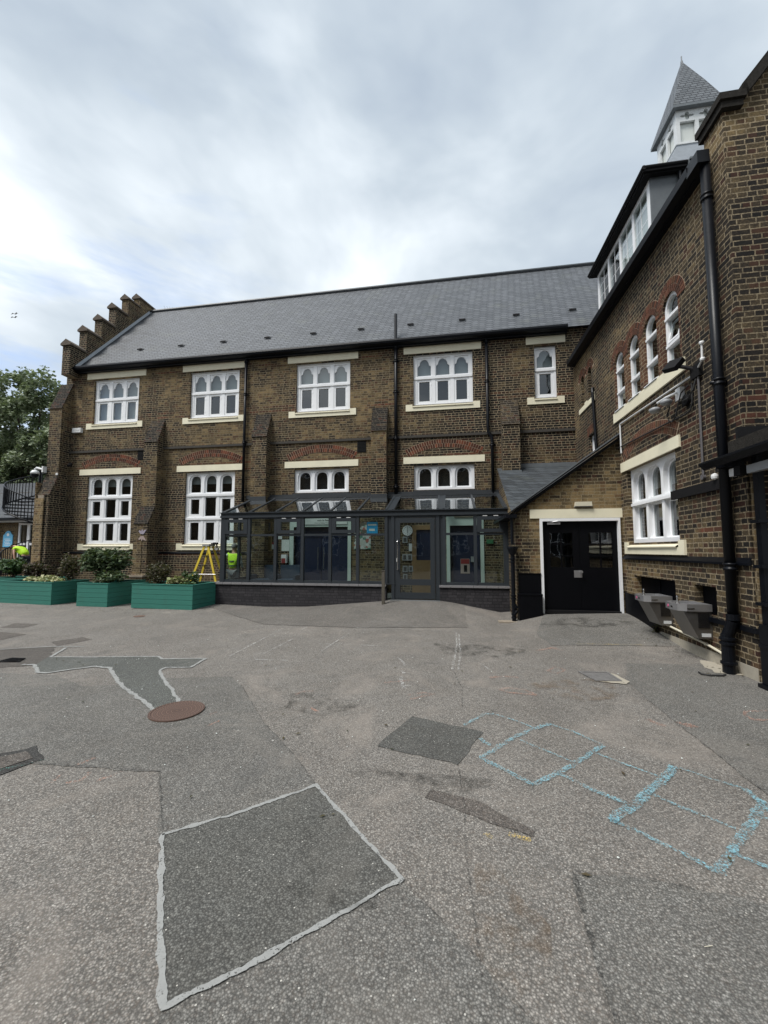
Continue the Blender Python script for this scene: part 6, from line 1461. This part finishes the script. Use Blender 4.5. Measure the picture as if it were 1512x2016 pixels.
# aerial behind the ridge, birds
mb = MB(); mb.tube([(-13.3, 16.9, 12.6), (-13.3, 16.9, 13.45)], .012, 5); mb.tube([(-13.75, 16.9, 13.5), (-12.9, 16.9, 13.3)], .01, 5)
for k in range(6): mb.tube([(-13.7 + .15 * k, 16.8, 13.49 - .035 * k + .08), (-13.7 + .15 * k, 17.0, 13.49 - .035 * k - .08)], .006, 4)
add('aerial', mb, 'grey_conduit', B)
for k, (x, y, z, lb) in enumerate(((-42.6, 31.85, 25.1, 'bird gliding high at the left, upper of the two'), (-42.65, 31.87, 24.75, 'bird gliding high at the left, lower of the two'))):
    mb = MB(); s = .45
    mb.add([(x - s, y, z + .0), (x - s * .5, y - .05, z + .14), (x, y, z + .06), (x + s * .5, y - .05, z + .15), (x + s, y, z + .02), (x, y + .1, z + .02), (x - s * .5, y + .06, z + .10), (x + s * .5, y + .06, z + .10), (x, y, z - .02)], [(0, 1, 6), (1, 2, 5, 6), (2, 3, 7, 5), (3, 4, 7), (1, 8, 2), (2, 8, 3)])
    add('gull', mb, 'grey_plastic', None, lb, 'bird', 'birds in the sky')

# the block across the yard, behind the viewer: mirrored in the windows and porch glass
OB = thing('opposite_building', 'tall brick school block across the yard behind the viewer', 'building', (-3, -15, 0))
hs = [rect(x, x + 1.5, z, z + 2.2) for x in (-24, -20, -16, -12, -8, -4, 0, 4, 8, 12) for z in (1.2, 5.4, 9.6)]
mb = MB(); mb.plate([(-70, -.3), (17, -.3), (17, 13.5), (-70, 13.5)], hs, 'Y', -15.4, -15.0); add('wall', mb, 'brick_annexe', OB)
mb = MB(); mb.add([(-70, -14.8, 13.4), (17, -14.8, 13.4), (17, -19, 17.2), (-70, -19, 17.2)], [(0, 1, 2, 3)]); mb.box(-70, 17, -23, -22.8, -.3, 13.4); mb.add([(-70, -23, 13.4), (17, -23, 13.4), (17, -19, 17.2), (-70, -19, 17.2)], [(0, 1, 2, 3)]); add('roof', mb, 'slate_annexe', OB)
for x in (-24, -20, -16, -12, -8, -4, 0, 4, 8, 12):
    for z in (1.2, 5.4, 9.6):
        mb = MB(); mb.plate(rect(x, x + 1.5, z, z + 2.2), [rect(x + .1, x + .7, z + .1, z + 1.0), rect(x + .8, x + 1.4, z + .1, z + 1.0), rect(x + .1, x + .7, z + 1.1, z + 2.1), rect(x + .8, x + 1.4, z + 1.1, z + 2.1)], 'Y', -15.2, -15.1); wn = add('window', mb, 'white', OB)
        mb = MB(); mb.box(x + .05, x + 1.45, -15.25, -15.21, z + .05, z + 2.15); add('pane', mb, 'interior', wn)

rnd = random.Random(11); mb = MB()
for i in range(260):
    x, y = (rnd.uniform(-13, -6.5), rnd.uniform(9.2, 10.1)) if i % 3 else (rnd.uniform(-6, 3.6), rnd.uniform(2, 9))
    if i % 7 == 0: x, y = rnd.uniform(3.3, 3.75), rnd.uniform(6, 9)
    a = rnd.uniform(0, 6.28); q = rnd.uniform(.012, .028); z = gz(x, y) + .012; c_, s_ = math.cos(a) * q, math.sin(a) * q
    mb.add([(x - c_, y - s_, z), (x + s_ * .4, y - c_ * .4, z + .004), (x + c_, y + s_, z + .002), (x - s_ * .4, y + c_ * .4, z + .005)], [(0, 1, 2, 3)])
add('leaf_litter', mb, 'leaf_olive', None, 'dry leaf fragments blown along the planters and across the yard', 'leaf litter', kind='stuff', recalc=False)
